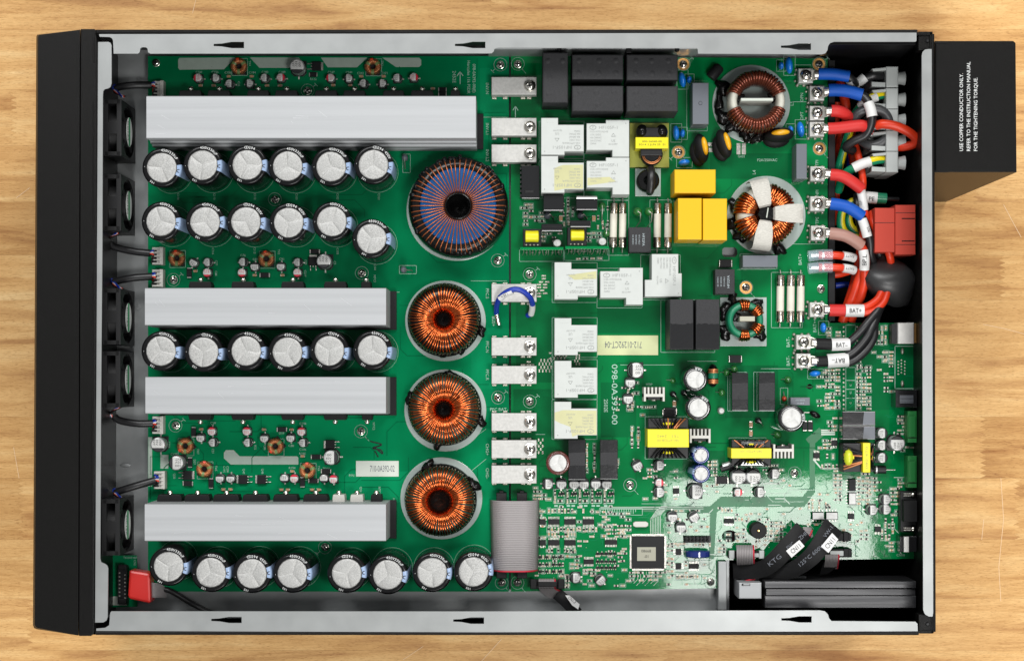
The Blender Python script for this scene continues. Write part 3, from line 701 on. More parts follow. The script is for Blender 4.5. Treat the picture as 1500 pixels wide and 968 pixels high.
for s_, u, v in (('C38', 350, 123), ('C77', 317, 385), ('C88', 316.5, 400.5), ('C78', 448, 384), ('C227', 447, 400.5), ('TX2', 408.5, 369), ('TX4', 366, 93), ('TX1', 560, 92.5), ('C5', 490.5, 385), ('TX7', 290, 661), ('TX5', 316.5, 685.5), ('TX6', 467, 685.5), ('C21', 312, 660), ('C80', 388, 655), ('R22', 374, 655), ('D57', 285, 676.5), ('Q47', 357, 690), ('Q48', 384.5, 690), ('C195', 328.5, 687), ('C200', 333.5, 687), ('C258', 247.5, 651), ('Q20', 255.5, 697), ('NTC1', 549, 408), ('NTC2', 547.5, 624), ('NTC3', 556, 718), ('Q50', 528.5, 716.5)): st(silkL, s_, u, v, 3, -90)
def coil():
    b = MB(); b.box(-10, -11.5, 0, 10, 9.5, 3, 'black', .5)
    r = MB(); r.lathe(0, 0, [(5.2, 4.5), (5.2, 11), (6, 12), (10, 12), (10.8, 11), (10.8, 4.5), (10, 3.6), (6, 3.6), (5.2, 4.5)], 'black', 28)
    w_ = MB()
    for a0, a1 in ((-72, 14), (48, 132), (168, 252)):
        for i in range(9):
            a = R(a0+(a1-a0)*i/8); c, d = math.cos(a), math.sin(a)
            w_.tube([(q*c, q*d, z) for q, z in ((4.6, 5), (4.8, 11.2), (6.2, 12.8), (9.8, 12.8), (11.4, 11.2), (11.5, 5))], .72, 'copper_orange', 6)
    g = MB(); q = MB()
    for a, mb, mm in ((30, g, 'tape_green'), (150, g, 'tape_green'), (270, g, 'tape_green'), (100, q, 'tape_red')):
        c, d = math.cos(R(a)), math.sin(R(a)); wd = 2.1
        pr = [(4.4, 6), (4.4, 12.4), (5.6, 13.4), (10, 13.4), (11.6, 12), (11.7, 5)]
        if mm == 'tape_red': pr = [(8.2, 13.3), (9.6, 13.6), (11.8, 12.3), (11.9, 6)]
        vs = [(k*c+s*wd*-d, k*d+s*wd*c, z) for k, z in pr for s in (-1, 1)]
        mb.add(vs, [(2*i+1, 2*i, 2*i+2, 2*i+3) for i in range(len(pr)-1)], mm)
    return proto(('pulse_transformer', b, [('ring_core', r, []), ('winding', w_, []), ('green_tape', g, []), ('red_tape', q, [])]))
COIL = coil()
for u, v, ro in ((349.6, 97, 0), (546, 97.5, 0), (258.6, 378, 0), (390, 379, 0), (271, 653, 120), (299, 687, -12), (403, 653.5, 130), (450, 689, -8)):
    x, y = T(u, v, 12); place(COIL, LB, x, y, 0, ro); rect(silkL, u-10, v-11, u+13, v+14)
def dpak():
    b = MB(); b.box(-7, -6.6, .4, 6, 6.6, 5, 'smd_body', .6)
    t = MB(); t.box(-10, -5.6, .1, -6, 5.6, 2, 'tin', .3)
    for s in (-1, 1): t.tube([(6, 4*s, 2.6), (8.5, 4*s, 2.4), (9.5, 4*s, .8), (13, 4*s, .6)], 1, 'tin', 6)
    t.box(6, -.7, 1.6, 8, .7, 2.6, 'tin')
    return proto(('power_transistor', b, [('lead', t, [])]))
DP = dpak()
for u, v, ro in ((463, 97, 180), (458.4, 383, -90), (274, 696, 180), (356, 702, 0), (383.5, 702, 0), (484, 651, 0)):
    x, y = T(u, v, 5); place(DP, LB, x, y, 0, ro)
def chip(L_, W_, H_, bm_, e=.22):
    b = MB(); b.box(-L_/2*(1-e), -W_/2, .3, L_/2*(1-e), W_/2, H_, bm_, .25)
    t = MB(); q = L_/2
    for s in (-1, 1): t.box(s*q, -W_*.42, .05, s*q*(1-e*.9), W_*.42, H_*.8, 'tin', .2)
    return proto(('chip_component', b, [('lead', t, [])]))
DI = chip(15, 7, 4.5, 'smd_body'); RES = chip(12, 7, 2.5, 'smd_body', .2); CER = chip(6.4, 3.6, 3, 'ceramic', .3)
DI2 = chip(19, 11, 6, 'smd_body', .15)
for u, v, ro in ((461, 368.5, 0), (277, 399.6, 90), (387.6, 403, 0), (283.6, 632.6, 90), (278, 677, 90), (275, 708, 0), (309, 707.7, 90), (412.7, 629, 0), (462.7, 669, 0), (443, 706, 90), (459, 704, 0), (477.5, 690, 0)):
    x, y = T(u, v, 4); place(DI, LB, x, y, 0, ro)
x, y = T(458.5, 109.5, 3); place(RES, LB, x, y, 0, 0)
for u, v in ((648, 131.5), (648, 138.5)): x, y = T(u, v, 3); place(RES, LB, x, y)
for u, v in ((286, 397), (373, 403), (413.6, 403), (335, 112), (368.6, 112), (293.6, 125.5), (313, 125.5), (391, 125.5), (410, 125.5), (488, 125), (513, 125), (529, 112), (562, 112), (634, 130), (294.6, 628.5), (386.5, 629), (427, 629), (327, 716.5), (337.5, 716.5), (412, 717), (421.5, 717), (457, 717), (467, 717), (428, 690), (443, 668)):
    x, y = T(u, v, 3); place(CER, LB, x, y, 0, 0)
# axial sensor beads
for u, v in ((593, 231), (591, 395)):
    m = MB(); x, y = T(u, v, 12); m.lathe(x, y, [(4.2, 1), (4.6, 4), (4.6, 14), (3.4, 17), (1, 18)], 'grey_box', 16); m.tube([(x, y, 17), (x+4, y-1, 20), (x+11, y-1, 12), (x+12, y-1, 0)] if v > 300 else [(x, y, 17), (x, y-5, 18), (x, y-14, 4), (x, y-15, 0)], .9, 'tin', 6)
    m.build('axial_diode', LB); rect(silkL, u-6, v-6, u+19, v+6) if v > 300 else rect(silkL, u-3, v-5, u+8, v+22)
# stickers and marks
m = MB(); tbox(m, 521.5, 674.8, 584, 697.6, .1, .5, 'paper', 0)
stk = m.build('part_number_sticker', LB, 'white sticker printed 710-0A392-02 on the power board')
m = MB(); x, y = T(560, 686, .6); m.text('710-0A392-02', x, y, .7, 9, 'ink_grey', 0, w=36)
m.build('printed_lettering', stk)
m = MB(); m.tube(spline([(542, 646, .4), (559, 651, .4), (546, 656, .4), (558, 659, .4), (560, 664, .4), (548, 654, .4)]), .9, 'ink', 5); m.tube(spline([(549, 660, .4), (554, 669, .4)]), .9, 'ink', 5); m.build('marker_scribble', LB, 'black handwritten marker initials on the power board')
st(silkL, '098-0A392-00(E)', 694.5, 115, 4.2, -90); st(silkL, 'Hercules 11k PSDR', 686.6, 113.5, 4.2, -90); st(silkL, '2452E', 665.5, 113, 5, -90); line(silkL, [(674, 123), (674, 106)], 1.2); line(silkL, [(670, 111), (674, 105.5), (678, 111)], 1.2)
for s_, v in (('INV.N', 130), ('INV.L1', 189), ('INV.L2', 228), ('PFC.S', 430), ('PFC.N', 508), ('PFC.R', 549), ('CHG+', 658), ('CHG-', 693)): st(silkL, s_, 714, v, 4.4, -90)
st(silkL, 'PFC.BAT-', 731, 599.5, 4.6, 0, w=26); st(silkL, 'BUS+', 723, 470.5, 4.4, -90); st(silkL, 'P/N', 515, 696, 3.6)
for a, b in (((703, 172), (744, 172)), ((690, 411.5), (742, 411.5)), ((690, 690), (712, 672)), ((668, 660), (712, 628)), ((568, 428), (585, 428))): line(silkL, [a, b], .5)
silkL.build('silkscreen_print', LB, kind='stuff'); padL.build('via_holes', LB, kind='stuff')
# ---------------------------------------------------------------- wound ring chokes
def choke(par, name, u, v, z0, Ro, Ri, h, secs, wr, wm, cm, label, wob=.5, rnd_=False, core_ro=None):
    """secs: (a0, a1, n) in degrees; each section is one wire wound round the ring"""
    zt = z0+h; x, y = T(u, v, zt)
    k = S(zt); Ro *= k; Ri *= k; wr *= k
    o = MB(); ri, ro = Ri+wr*2, (core_ro*k if core_ro else Ro-wr*2); Rc, ca, hb = (Ro+Ri)/2, (Ro-Ri)/2-wr, h/2-wr
    if rnd_: o.lathe(x, y, [(Rc+(ca-wr)*math.copysign(abs(math.cos(q))**.75, math.cos(q)), z0+h/2+(hb-wr)*math.copysign(abs(math.sin(q))**.75, math.sin(q))) for q in [2*math.pi*i/20 for i in range(21)]], cm, 48)
    else: o.lathe(x, y, [(ri, z0+3), (ri, zt-3), (ri+3, zt-wr*1.6), (ro-4, zt-wr*1.6), (ro, zt-5), (ro, z0+3), (ro-3, z0), (ri+3, z0), (ri, z0+3)], cm, 48)
    core = o.build(name, par, label)
    rnd = random.Random(u)
    for a0, a1, n in secs:
        w_ = MB(); pts = []
        for i in range(n):
            a = a0+(a1-a0)*i/max(1, n-1)+rnd.uniform(-wob, wob); da = (a1-a0)/max(1, n-1)
            lo = rnd.uniform(-.5, .5)*wr-(wr*1.0 if rnd_ and n > 40 and i % 3 == 0 else 0)
            prof = [(Rc+(ca+lo*.5)*math.copysign(abs(math.cos(q))**.8, math.cos(q)), z0+h/2+(hb+lo)*math.copysign(abs(math.sin(q))**.8, math.sin(q)), f) for q, f in [(math.pi*1.1-2*math.pi*i/14, i/14) for i in range(14)]] if rnd_ else None
            for q, z, f in prof or ((Ri+wr*.6, z0+4, 0), (Ri+wr*.5, zt-5, .1), (Ri+wr+1.6, zt-wr*.3+lo*.4, .2), ((Ri+Ro)/2, zt+lo*.6, .3), (Ro-wr-4, zt-wr*.4+lo*.5, .42), (Ro-wr, zt-5.5, .5), (Ro-wr, z0+5, .6), (Ro-wr-4, z0, .7), (Ri+4, z0, .9)):
                b = R(a+da*(f-.3)*(1 if f > .5 else .25)); pts.append((x+q*math.cos(b), y+q*math.sin(b), z))
        w_.tube(pts, wr, wm, 6); w_.build('winding', core)
    return core, x, y, zt
def disc(par, u, v, r, z=1.6, name='base_disc', m='potting'):
    x, y = T(u, v, z); MB().lathe(x, y, [(r, .05), (r, z-.4), (r-.8, z)], m, 56).build(name, par)
def blob(par, pts, m='goo', name='potting_blob'):
    for u, v, z, rx, ry, rz in pts: b = MB(); x, y = T(u, v, z); b.lump(x, y, z*.7, rx*1.05, ry*1.05, rz*.62, m, random.random()*6); b.build(name, par)
disc(LB, 669.5, 308, 74); disc(LB, 652.5, 470, 59); disc(LB, 652.3, 601, 60); disc(LB, 646.5, 729.5, 60)
c_, x, y, zt = choke(LB, 'ring_choke', 671, 301.5, 3, 70, 19.5, 58, [(40, 394, 54)], .85, 'copper_thin', 'core_blue', 'largest ring choke with blue core and thin copper turns', .6, False, 58)
m = MB()
for i in range(64):
    a = i*5.6+random.uniform(-2, 2); q = 66.5+random.uniform(-2.5, 3.); m.ball(x+q*math.cos(R(a)), y+q*math.sin(R(a)), zt-10+random.uniform(-4, 2), random.uniform(3, 6), random.uniform(3, 6), random.uniform(4, 7.5), 'goo', 10)
m.lathe(x, y, [(54.5, zt-4), (56, zt-1.6), (60, zt-1.2), (66, zt-4), (70.5, zt-10), (72.5, zt-22), (72.5, 4)], 'goo', 48, open_=True); m.build('potting_ring', c_)
m = MB(); m.lathe(x, y, [(19.5, zt-6), (19, zt-3), (17.5, zt-2.4), (16, zt-8), (12, zt-30), (0, zt-40)], 'goo', 32, open_=True); m.build('potting_core', c_)
for u, v, Ro, Ri, n, lab, bl in ((649, 467, 53.5, 8.5, 62, 'copper ring choke below the blue-core choke', [(705, 484, 8, 6, 9, 10), (651, 517, 6, 14, 6, 12), (672, 513, 8, 10, 7, 10)]),
                               (649.5, 599.5, 53.5, 8.5, 66, 'copper ring choke in the middle with a green gap', [(602, 584, 22, 9, 9, 14), (703, 617, 8, 7, 10, 10), (642, 650, 6, 9, 6, 10), (662, 549, 8, 14, 5, 10)]),
                               (643.5, 735, 52.5, 13, 68, 'lowest copper ring choke beside the grey ribbon', [(628, 684, 14, 10, 9, 12), (693, 712, 20, 10, 10, 14), (684, 704, 12, 8, 7, 10)])):
    g = 0 if v > 700 else 8
    c_, x, y, zt = choke(LB, 'ring_choke', u, v, 3, Ro, Ri, 50, [(165+g, 165-352, n)] if v > 500 else [(100, -250, n)], 1.35, 'copper', 'goo' if v < 500 else 'core_dark', lab, 1.1, True)
    m = MB(); m.lathe(x, y, [(Ri+13, zt-7), (Ri+11, zt-4.5), (Ri+8, zt-8), (Ri+3, zt-18), (0, zt-28)], 'goo', 28, open_=True)
    m.lathe(x, y, [(Ro-5, 12), (Ro-1.0, 8), (Ro+.6, 3)], 'goo', 40); m.build('potting_core', c_)
    blob(c_, bl)
# ---------------------------------------------------------------- bus bars bridging the two boards
def busbar():
    b = MB(); z = 26; k = S(z); b.box(-33*k, -13*k, 4, 33*k, 13*k, z, 'busbar', 1.)
    f = MB()
    for sx in (-29, -13, 13, 22):
        for sy in (-14.4, 14.4): f.box(sx-3.4, sy-1.6, 0, sx+3.4, sy+1.6, 5.5, 'solder', .8)
    s = MB(); s.lathe(23*k, 0, [(8.6, z), (8.6, z+1.2), (7.6, z+1.6), (7.6, z+4.4), (5.8, z+6), (2.6, z+6.4), (2.4, z+5), (0, z+4.8)], 'nickel', 24)
    for a in (20, 110):
        c, d = math.cos(R(a)), math.sin(R(a)); s.add([(23*k+x_*c-y_*d, x_*d+y_*c, z+6.6) for x_, y_ in ((-4.6, -.7), (4.6, -.7), (4.6, .7), (-4.6, .7))], [(0, 1, 2, 3)], 'black')
    return proto(('bus_bar', b, [('solder_foot', f, []), ('screw', s, [])]))
BUS = busbar()
busl = ['topmost silver bus bar, at INV.N', 'silver bus bar at INV.L1', 'silver bus bar at INV.L2', 'silver bus bar under the small blue jumper wire', 'silver bus bar at PFC.N', 'silver bus bar at PFC.R', 'silver bus bar at PFC.BAT-', 'silver bus bar at CHG+', 'lowest silver bus bar, at CHG-']
for i, v in enumerate((126, 186, 225, 429, 507.5, 549, 618, 657.6, 694.8)):
    x, y = T(753, v, 26)
    place(BUS, RB, x, y, 0, 0, busl[i])
# ---------------------------------------------------------------- main board: boxes, relays, transformers
for i, (u0, v0, u1, v1, z) in enumerate(((795, 77, 832, 150.6, 72), (838, 80, 913, 116.5, 72), (918, 80, 993, 117.5, 72), (838, 126, 913, 163, 72), (918, 126.4, 993, 163.4, 72))):
    o = comp('film_capacitor', RB, u0, v0, u1, v1, z, 'box_cap', 1.8, ('upright black box capacitor beside the topmost bus bar', 'black box capacitor, upper of the middle pair', 'black box capacitor, upper of the pair near the coil', 'black box capacitor, lower of the middle pair', 'black box capacitor, lower of the pair near the coil')[i])
    m = MB()
    for a in range(2 if i == 0 else 3):
        for b in range(3 if i == 0 else 2):
            if random.random() < .8:
                x, y = T(u0+(u1-u0)*(a+.5)/(2 if i == 0 else 3)+random.uniform(-3, 3), v0+(v1-v0)*(b+.5)/(3 if i == 0 else 2), z); m.lathe(x, y, [(4.2, z-.02), (4, z+.12), (2.6, z+.05), (2.4, z+.16), (0, z+.16)], 'box_cap', 18)
    m.build('moulded_dimple', o)
def relay(coated):
    z = 54; k = S(z); W, H = 31.2*k, 27*k
    P = [(-W, H), (-6.5*k, H), (-6.5*k, H-10*k), (W, H-10*k), (W, -H+5*k), (3*k, -H+5*k), (3*k, -H), (-W, -H)]
    b = MB(); b.prism(P, 2, z, 'relay', .9)
    mk = MB(); mk.box(-W+2*k, -H+2*k, z, -W+10*k, -H+9.6*k, z+.12, 'relay'); mk.box(-W+8*k, H-7*k, z, -8*k, H-1.6*k, z+.15, 'relay', .1)
    mk.lathe(-W+5*k, -H+5*k, [(.9, z+.13), (.8, z+.3), (0, z+.3)], 'relay_ink', 8)
    p = MB(); zz = z+.22
    p.text('HF105F-1', -.5*k, -16*k, zz, 4.3*k, 'relay_ink', 180, w=27*k)
    ov = [(22*k+4.6*k*math.cos(2*math.pi*i/20), -16*k+2.9*k*math.sin(2*math.pi*i/20), zz) for i in range(20)]; p.tube(ov, .4, 'relay_ink', 4, True); p.text('F', 22*k, -16*k, zz, 3, 'relay_ink', 160)
    for t_, yy, w_ in (('012D-1HTF(136)(618)', -10, 26), ('COIL:12VDC', -5.4, 16), ('40A 240VAC', -1, 16.5), ('30A 277VAC', 3.4, 16.5), ('CHINA', 7.6, 9)): p.text(t_, (29-w_/2)*k-3, yy*k, zz, 2.5*k, 'relay_ink', 180, w=w_*k)
    p.text('US', -8*k, 3.6*k, zz, 3.4*k, 'relay_ink', 180); p.text('02121997', -7.4*k, 8.6*k, zz, 2.2*k, 'relay_ink', 180, w=13*k)
    p.tube([(-8*k+a, -5*k+b, zz) for a, b in ((-3, 2), (3, 2), (0, -2.4))], .35, 'relay_ink', 4, True)
    ch = [('moulded_mark', mk, []), ('printed_lettering', p, [])]
    if coated:
        c = MB(); q = [(-W+.4, H*.42), (-W*.6, H*.55), (W-.6, H*.52), (W-.6, -H+6*k), (3*k, -H+6*k), (-5*k, -H*.9), (-8*k, -H*.35), (-W*.75, -H*.15), (-W+.4, 0)] if coated == 1 else [(-12*k, H*.33), (0, H*.5), (W-1, H*.52), (W-1, -H+6*k), (4*k, -H+6*k), (-12*k, -H*.9)]
        if coated == 3: q = [(-12*k, H*.3), (W-1, H*.52), (W-1, H*.1), (-2*k, H*.05)]
        c.prism(q, z, z+.1, 'relay_coated'); ch.append(('coating_film', c, []))
    return proto(('relay', b, ch))
RL = [relay(0), relay(1), relay(2), relay(3)]
rel = [(824, 200, 0, 0, 'white relay under the upright black box capacitor'), (890.5, 203, 180, 0, 'white relay left of the olive transformer board'), (824, 255.5, 0, 2, 'white relay above the small yellow transformers'), (890.7, 258, 180, 3, 'white relay left of the small black ring'),
       (843.5, 411.2, 0, 3, 'white relay right of the blue jumper wire'), (910.5, 419.3, 180, 0, 'white relay in the middle of the three relays under the fuses'), (971.7, 403.4, 90, 0, 'white relay turned on its side above the black box capacitors'),
       (843.5, 493, 0, 0, 'white relay touching the pale yellow sticker'), (843.5, 555.4, 0, 0, 'white relay second from the bottom'), (843.3, 615.3, 0, 1, 'yellowish coated relay, lowest of the relays')]
for u, v, ro, ct, lab in rel:
    x, y = T(u, v, 54); place(RL[ct], RB, x, y, 0, ro, lab)
    dx, dy = (33, 29) if ro != 90 else (29, 33); uu, vv = x+750, 484-y; rect(silkR, uu-dx, vv-dy, uu+dx, vv+dy)
# yellow film capacitors, grey box capacitors
for u0, v0, u1, v1, lab in ((988, 248.5, 1048.4, 283, 'yellow box capacitor lying above the other two'), (993, 290.4, 1028, 351.2, 'upright yellow box capacitor next to the fuses'), (1029.5, 291, 1065, 352, 'upright yellow box capacitor next to the white-taped coil')):
    comp('yellow_film_capacitor', RB, u0, v0, u1, v1, 70, 'yellow_cap', 1.3, lab)
for u0, v0, u1, v1, z in ((1014.5, 121.6, 1038, 182, 48), (1166.5, 211, 1182, 262, 44), (1088, 374, 1139.2, 391.2, 40)):
    comp('grey_film_capacitor', RB, u0, v0, u1, v1, z, 'grey_box', .8)
x, y = T(1026, 151.5, 48); circ_m = MB(); circ_m.tube([(x+2.6*math.cos(i*.5236), y+2.6*math.sin(i*.5236), 48.1) for i in range(12)], .3, 'ink', 4, True); circ_m.build('moulded_mark', RB)
rect(silkR, 1006, 122, 1036, 192); rect(silkR, 1084, 372, 1138, 394)
o = comp('grey_film_capacitor', RB, 1158, 582, 1186.4, 593.4, 22, 'grey_box', .6)
m = MB(); x, y = T(1172, 586, 22); m.text('104K630', x, y, 22.2, 2.6, 'ink_pale', 180, w=13); m.text('MPX', x, y-4.5, 22.2, 2.4, 'ink_pale', 180, w=10); m.build('printed_lettering', o)
for i, (u0, u1) in enumerate(((981.3, 1015.6), (1019.5, 1054.2))):
    o = comp('film_capacitor', RB, u0, 438.5, u1, 511.4, 86, 'box_cap', 1., ('tall black box capacitor beside the yellow sticker', 'tall black box capacitor beside the green ring choke')[i])
    m = MB(); z = 86.15; n = 9; top = [(u0+.8+(u1-u0-1.6)*k/n, 474+random.uniform(-1.2, 1.6)) for k in range(n+1)]
    m.prism(tpoly(top+[(u1-.8, 510.4), (u0+.8, 510.4)], z), 86.01, z, 'black_gloss'); m.build('coating_film', o, 'glossy coated half')
rect(silkR, 968, 439, 1047, 516)
# olive transformer board
m = MB(); tbox(m, 922.3, 180.5, 980, 245, .3, 10, 'pcb_olive', .4); ol = m.build('transformer_board', RB, 'olive carrier board with a yellow-taped transformer')
m = MB()
for s in (-1, 1): x, y = T(955+s*14.5, 193, 34); m.ball(x, y, 30, 9, 11, 14, 'goo', 16)
tbox(m, 942, 187, 969, 201, 10, 40, 'black', 1); tbox(m, 938.5, 218, 970, 228, 10, 40, 'black', 1); x, y = T(955, 226, 30); m.lathe(x, y, [(15.5, 11), (16, 26), (14.5, 28), (12, 27)], 'black', 30)
m.build('ferrite_core', ol)
m = MB(); x, y = T(955, 226, 30); m.tube([(x+13.6*math.cos(R(a)), y+13.6*math.sin(R(a)), 29) for a in range(190, 352, 9)], .9, 'copper_orange', 6); m.tube([(x+11.6*math.cos(R(a)), y+11.6*math.sin(R(a)), 29) for a in range(190, 352, 9)], .8, 'copper_orange', 6); m.build('winding', ol)
m = MB(); tbox(m, 931, 201.3, 979, 217.7, 10.5, 44, 'yellow_tape', .7)
for t_, v in (('000-26040-00', 207.5), ('SG14 2 JUN 25  S1', 212)): x, y = T(955, v, 44); m.text(t_, x, y, 44.2, 2.7, 'ink', 0, w=28 if v < 210 else 38)
m.build('tape_wrap', ol)
# small black ring on a clear base
m = MB(); tbox(m, 930.5, 247, 968, 287.5, .3, 6, 'potting', .5); cb = m.build('ring_base', RB, 'pale square base under a small black ring')
m = MB(); x, y = T(949.5, 264.5, 26); m.lathe(x, y, [(5, 8), (5, 26), (7, 29), (14, 29), (16.4, 26), (16.4, 8), (14, 6.2), (7, 6.2), (5, 8)], 'goo', 30); m.tube([(x+3, y-15, 12), (x+3, y-14, 30), (x+4, y-4, 34), (x+4, y+8, 33), (x+4, y+16, 26), (x+4, y+17, 10)], 6, 'black_wire', 10); m.build('ring_core', cb)
o = comp('terminal_header', RB, 764, 243, 790.5, 291, 40, 'black_gloss', 1., 'black multi-way header left of the coated relay')
m = MB()
for i in range(7): tbox(m, 761.6, 245+i*6.6, 764.6, 248.4+i*6.6, 6, 38, 'black', .4)
tbox(m, 769, 279, 782, 282.4, 40, 41.5, 'black', .4); m.build('ridge', o)
for t_, u0, v0, u1, v1, hl in ((0, 796, 285.5, 826, 309, 1), (1, 844, 289, 875.4, 308, 2), (0, 793, 328, 824, 339, 1), (0, 835, 323, 865.4, 333, 1)):
    o = comp('power_switch', RB, u0, v0, u1, v1, 44, 'black_gloss', 1.4)
    if hl == 2: m = MB(); tbox(m, u0+.5, v0-1.6, u1-.5, v0+2.2, 30, 46, 'chrome', .8); m.build('metal_tab', o)
    else: m = MB(); tbox(m, u0+1, v0+3.4, u1-1, v0+5, 44, 45, 'black_matte', .3); m.build('ridge', o)
for u0, v0, u1, v1, y0, y1, y2, y3 in ((766, 335.5, 793, 361.5, 769.2, 337.4, 789.4, 354.4), (831, 333, 859.6, 360.4, 836, 335, 856, 352)):
    o = comp('small_transformer', RB, u0, v0, u1, v1, 30, 'black', 1., 'small transformer with a bright yellow winding, ' + ('left' if u0 < 800 else 'right') + ' one of two')
    m = MB(); a = T(y0, y1, 38); b = T(y2, y3, 38); m.lathe(a[0], (a[1]+b[1])/2, [(6, 0), (8.6, 1), (8.2, 10), (8.6, 19), (6, 20)], 'yellow_tape', 18, axis='x', cz=30); m.build('winding', o)
    m = MB()
    for i in range(4): x, y = T(u0+5+i*5.6, v1-2.5, 32); m.ball(x, y, 31, 1.5, 1.5, 1.6, 'solder', 8)
    m.build('pin', o)
for i, (u0, u1, v) in enumerate(((762, 825.4, 362), (828, 892, 360.6))):
    m = MB(); tbox(m, u0, v, u1, v+4.2, 1, 40, 'pcb_main', .4); o = m.build('upright_board', RB, ('left', 'right')[i]+' of the two upright driver boards')
    m = MB()
    for k in range(13):
        x, y = T(u0+5+k*4.6+random.uniform(-1, 1), v+8, 20); m.tube([(x, y+4, 34), (x+.4, y-.5, 26), (x+random.uniform(-2, 2), y-3, 8)], .75, 'tin', 5)
        if k % 2: m.ball(x, y, 24, 1.8, 1.8, 2, 'solder', 8)
    m.build('pin', o); rect(silkR, u0-1, v+4, u1, v+21)
for u, v in ((816.2, 356), (882.5, 354)): x, y = T(u, v, 26); MB().lathe(x, y, [(5.6, 0), (6, 2), (6, 22), (5, 25.4), (0, 26)], 'white_top', 20).build('small_capacitor', RB)
for u, v in ((802, 316), (851, 316)):
    x, y = T(u, v, 14); m = MB(); m.lathe(x, y, [(4.6, 0), (4.8, 12), (3, 15), (0, 16)], 'grey_box', 16); m.tube([(x, y, 15), (x+4, y+2, 17), (x+9, y-3, 8), (x+9, y-4, 0)], .8, 'tin', 6); m.build('axial_diode', RB); circ(silkR, u+11, v+5, 3.6)
CER2 = chip(9, 5.2, 3, 'ceramic', .28)
for u, v in ((821.5, 320), (870, 320), (1100, 621.6), (1100, 634.5), (988, 591)): x, y = T(u, v, 3); place(CER2, RB, x, y, 0, 90)
def gbead(u, v, r, H_, lead, m_='green_part'):
    x, y = T(u, v, H_); m = MB(); m.ball(x, y, H_*.55, r, r, H_*.5, m_, 14); p = [(x, y, H_*1.02)]+[(x+a, y+b, c) for a, b, c in lead]; m.tube(p, .7, 'tin', 6); m.build('varistor_bead', RB)
gbead(882, 300.6, 5.4, 14, [(.5, -6, 14), (0, -22, 4), (0, -23, 0)]); gbead(888.4, 342.3, 5.2, 14, [(0, 6, 13), (-5, 14, 2), (-5, 15, 0)])
for u in (934.5, 951): gbead(u, 309.5, 6.6, 22, [(4, -3, 22), (4, -14, 10), (-2, -22, 0)])
for u, v, r in ((986, 557.5, 4.4), (1064.5, 546, 5), (1155, 556.5, 5.6), (1140, 637, 6), (1076, 541, 5.6), (1058, 575, 5.4)): gbead(u, v, r, 12, [(-6, 1, 8), (-9, 1, 0)])
def fuse(u0, u1, v0, v1, r):
    x0, y0 = T(u0, v0, 12); x1, y1 = T(u1, v1, 12); L_ = math.hypot(x1-x0, y1-y0); d = Vector((x1-x0, y1-y0)).normalized()
    def P(t, z=9): return (x0+d.x*t, y0+d.y*t, z)
    b = MB(); b.tube([P(L_*.2), P(L_*.8)], r, 'fuse_white', 16); o = b.build('fuse', RB)
    for a, c in ((.02, .25), (.75, .98)):
        m = MB(); m.tube([P(L_*a), P(L_*(a+.01)), P(L_*(c-.01)), P(L_*c)], [r*.8, r+.5, r+.5, r+.3], 'fuse_cap', 16); m.tube([P(0 if a < .5 else L_, 9), P(-5 if a < .5 else L_+5, 7), P(-6 if a < .5 else L_+6, 0)], .9, 'tin', 6); m.build('end_cap', o)
for u0, u1 in ((899.5, 898), (912.4, 911.8), (963.4, 962.8), (979, 978.4)): fuse(u0, u1, 296, 364, 5.3)
for u in (1143.8, 1159, 1173.6): fuse(u, u-.8, 401, 473, 5.6)
rect(silkR, 890, 294, 921, 374); rect(silkR, 952, 293, 983, 366); rect(silkR, 1130, 399, 1175, 480)
def sq_relay(u0, v0, u1, v1, z, ro, lab):
    o = comp('small_relay', RB, u0, v0, u1, v1, z, 'box_cap', .8, lab); m = MB(); x, y = T((u0+u1)/2, (v0+v1)/2, z); m.text('HF32FA', x+5, y, z+.2, 3.4, 'ink_pale', ro, w=18)
    for i, t_ in enumerate(('012-HSL2', '5A 250VAC', '5A 30VDC')): m.text(t_, x-1-i*4.6, y, z+.2, 2, 'ink_pale', ro, w=14)
    m.build('printed_lettering', o)
sq_relay(921.5, 333, 953.6, 369.5, 30, -90, 'small square black relay between the fuses'); sq_relay(1047.5, 394.5, 1076.2, 430.6, 30, 90, 'small square black relay above the green ring choke')
def relay_b(u0, v0, u1, v1, z, film, lab, horiz=False):
    o = comp('slim_relay', RB, u0, v0, u1, v1, z, 'black_gloss', .8, lab); m = MB(); zz = z+.12
    f0, f1 = film
    if horiz: pts = [(u0+(u1-u0)*f0, v0+.8), (u0+(u1-u0)*f1, v0+.8), (u0+(u1-u0)*f1, v1-.8), (u0+(u1-u0)*(f0-.04), v1-.8)]
    else: pts = [(u0+.6, v0+(v1-v0)*f0), (u1-.6, v0+(v1-v0)*(f0-.02)), (u1-.6, v0+(v1-v0)*f1), (u0+.6, v0+(v1-v0)*f1)]
    m.prism(tpoly(pts, zz), z, zz, 'grey_box' if horiz else 'box_cap'); m.build('matt_patch', o)
    m = MB(); uc, vc = (u0+u1)/2, v0+(v1-v0)*(.66 if not horiz else .5)
    if not horiz:
        x, y = T(uc, vc, z); m.tube([(x+2.4*math.cos(i*.5236), y+2.4*math.sin(i*.5236), z+.2) for i in range(12)], .4, 'ink', 4, True); m.text('0 I 0', x, y+6, z+.25, 2.4, 'ink', 0); m.build('printed_lettering', o)
for a in ((832.6, 644, 858, 702.6, 40, (.33, .64), 'slim black relay beside the maroon capacitor'), (879, 644, 905, 701.6, 40, (.33, .64), 'slim black relay left of the large yellow transformer'), (1072, 546, 1096, 601.6, 40, (.28, .7), 'slim black relay, first of the pair near the blue beads'), (1111.4, 545.6, 1135.4, 601.8, 40, (.28, .7), 'slim black relay beside the red bead')): relay_b(*a)
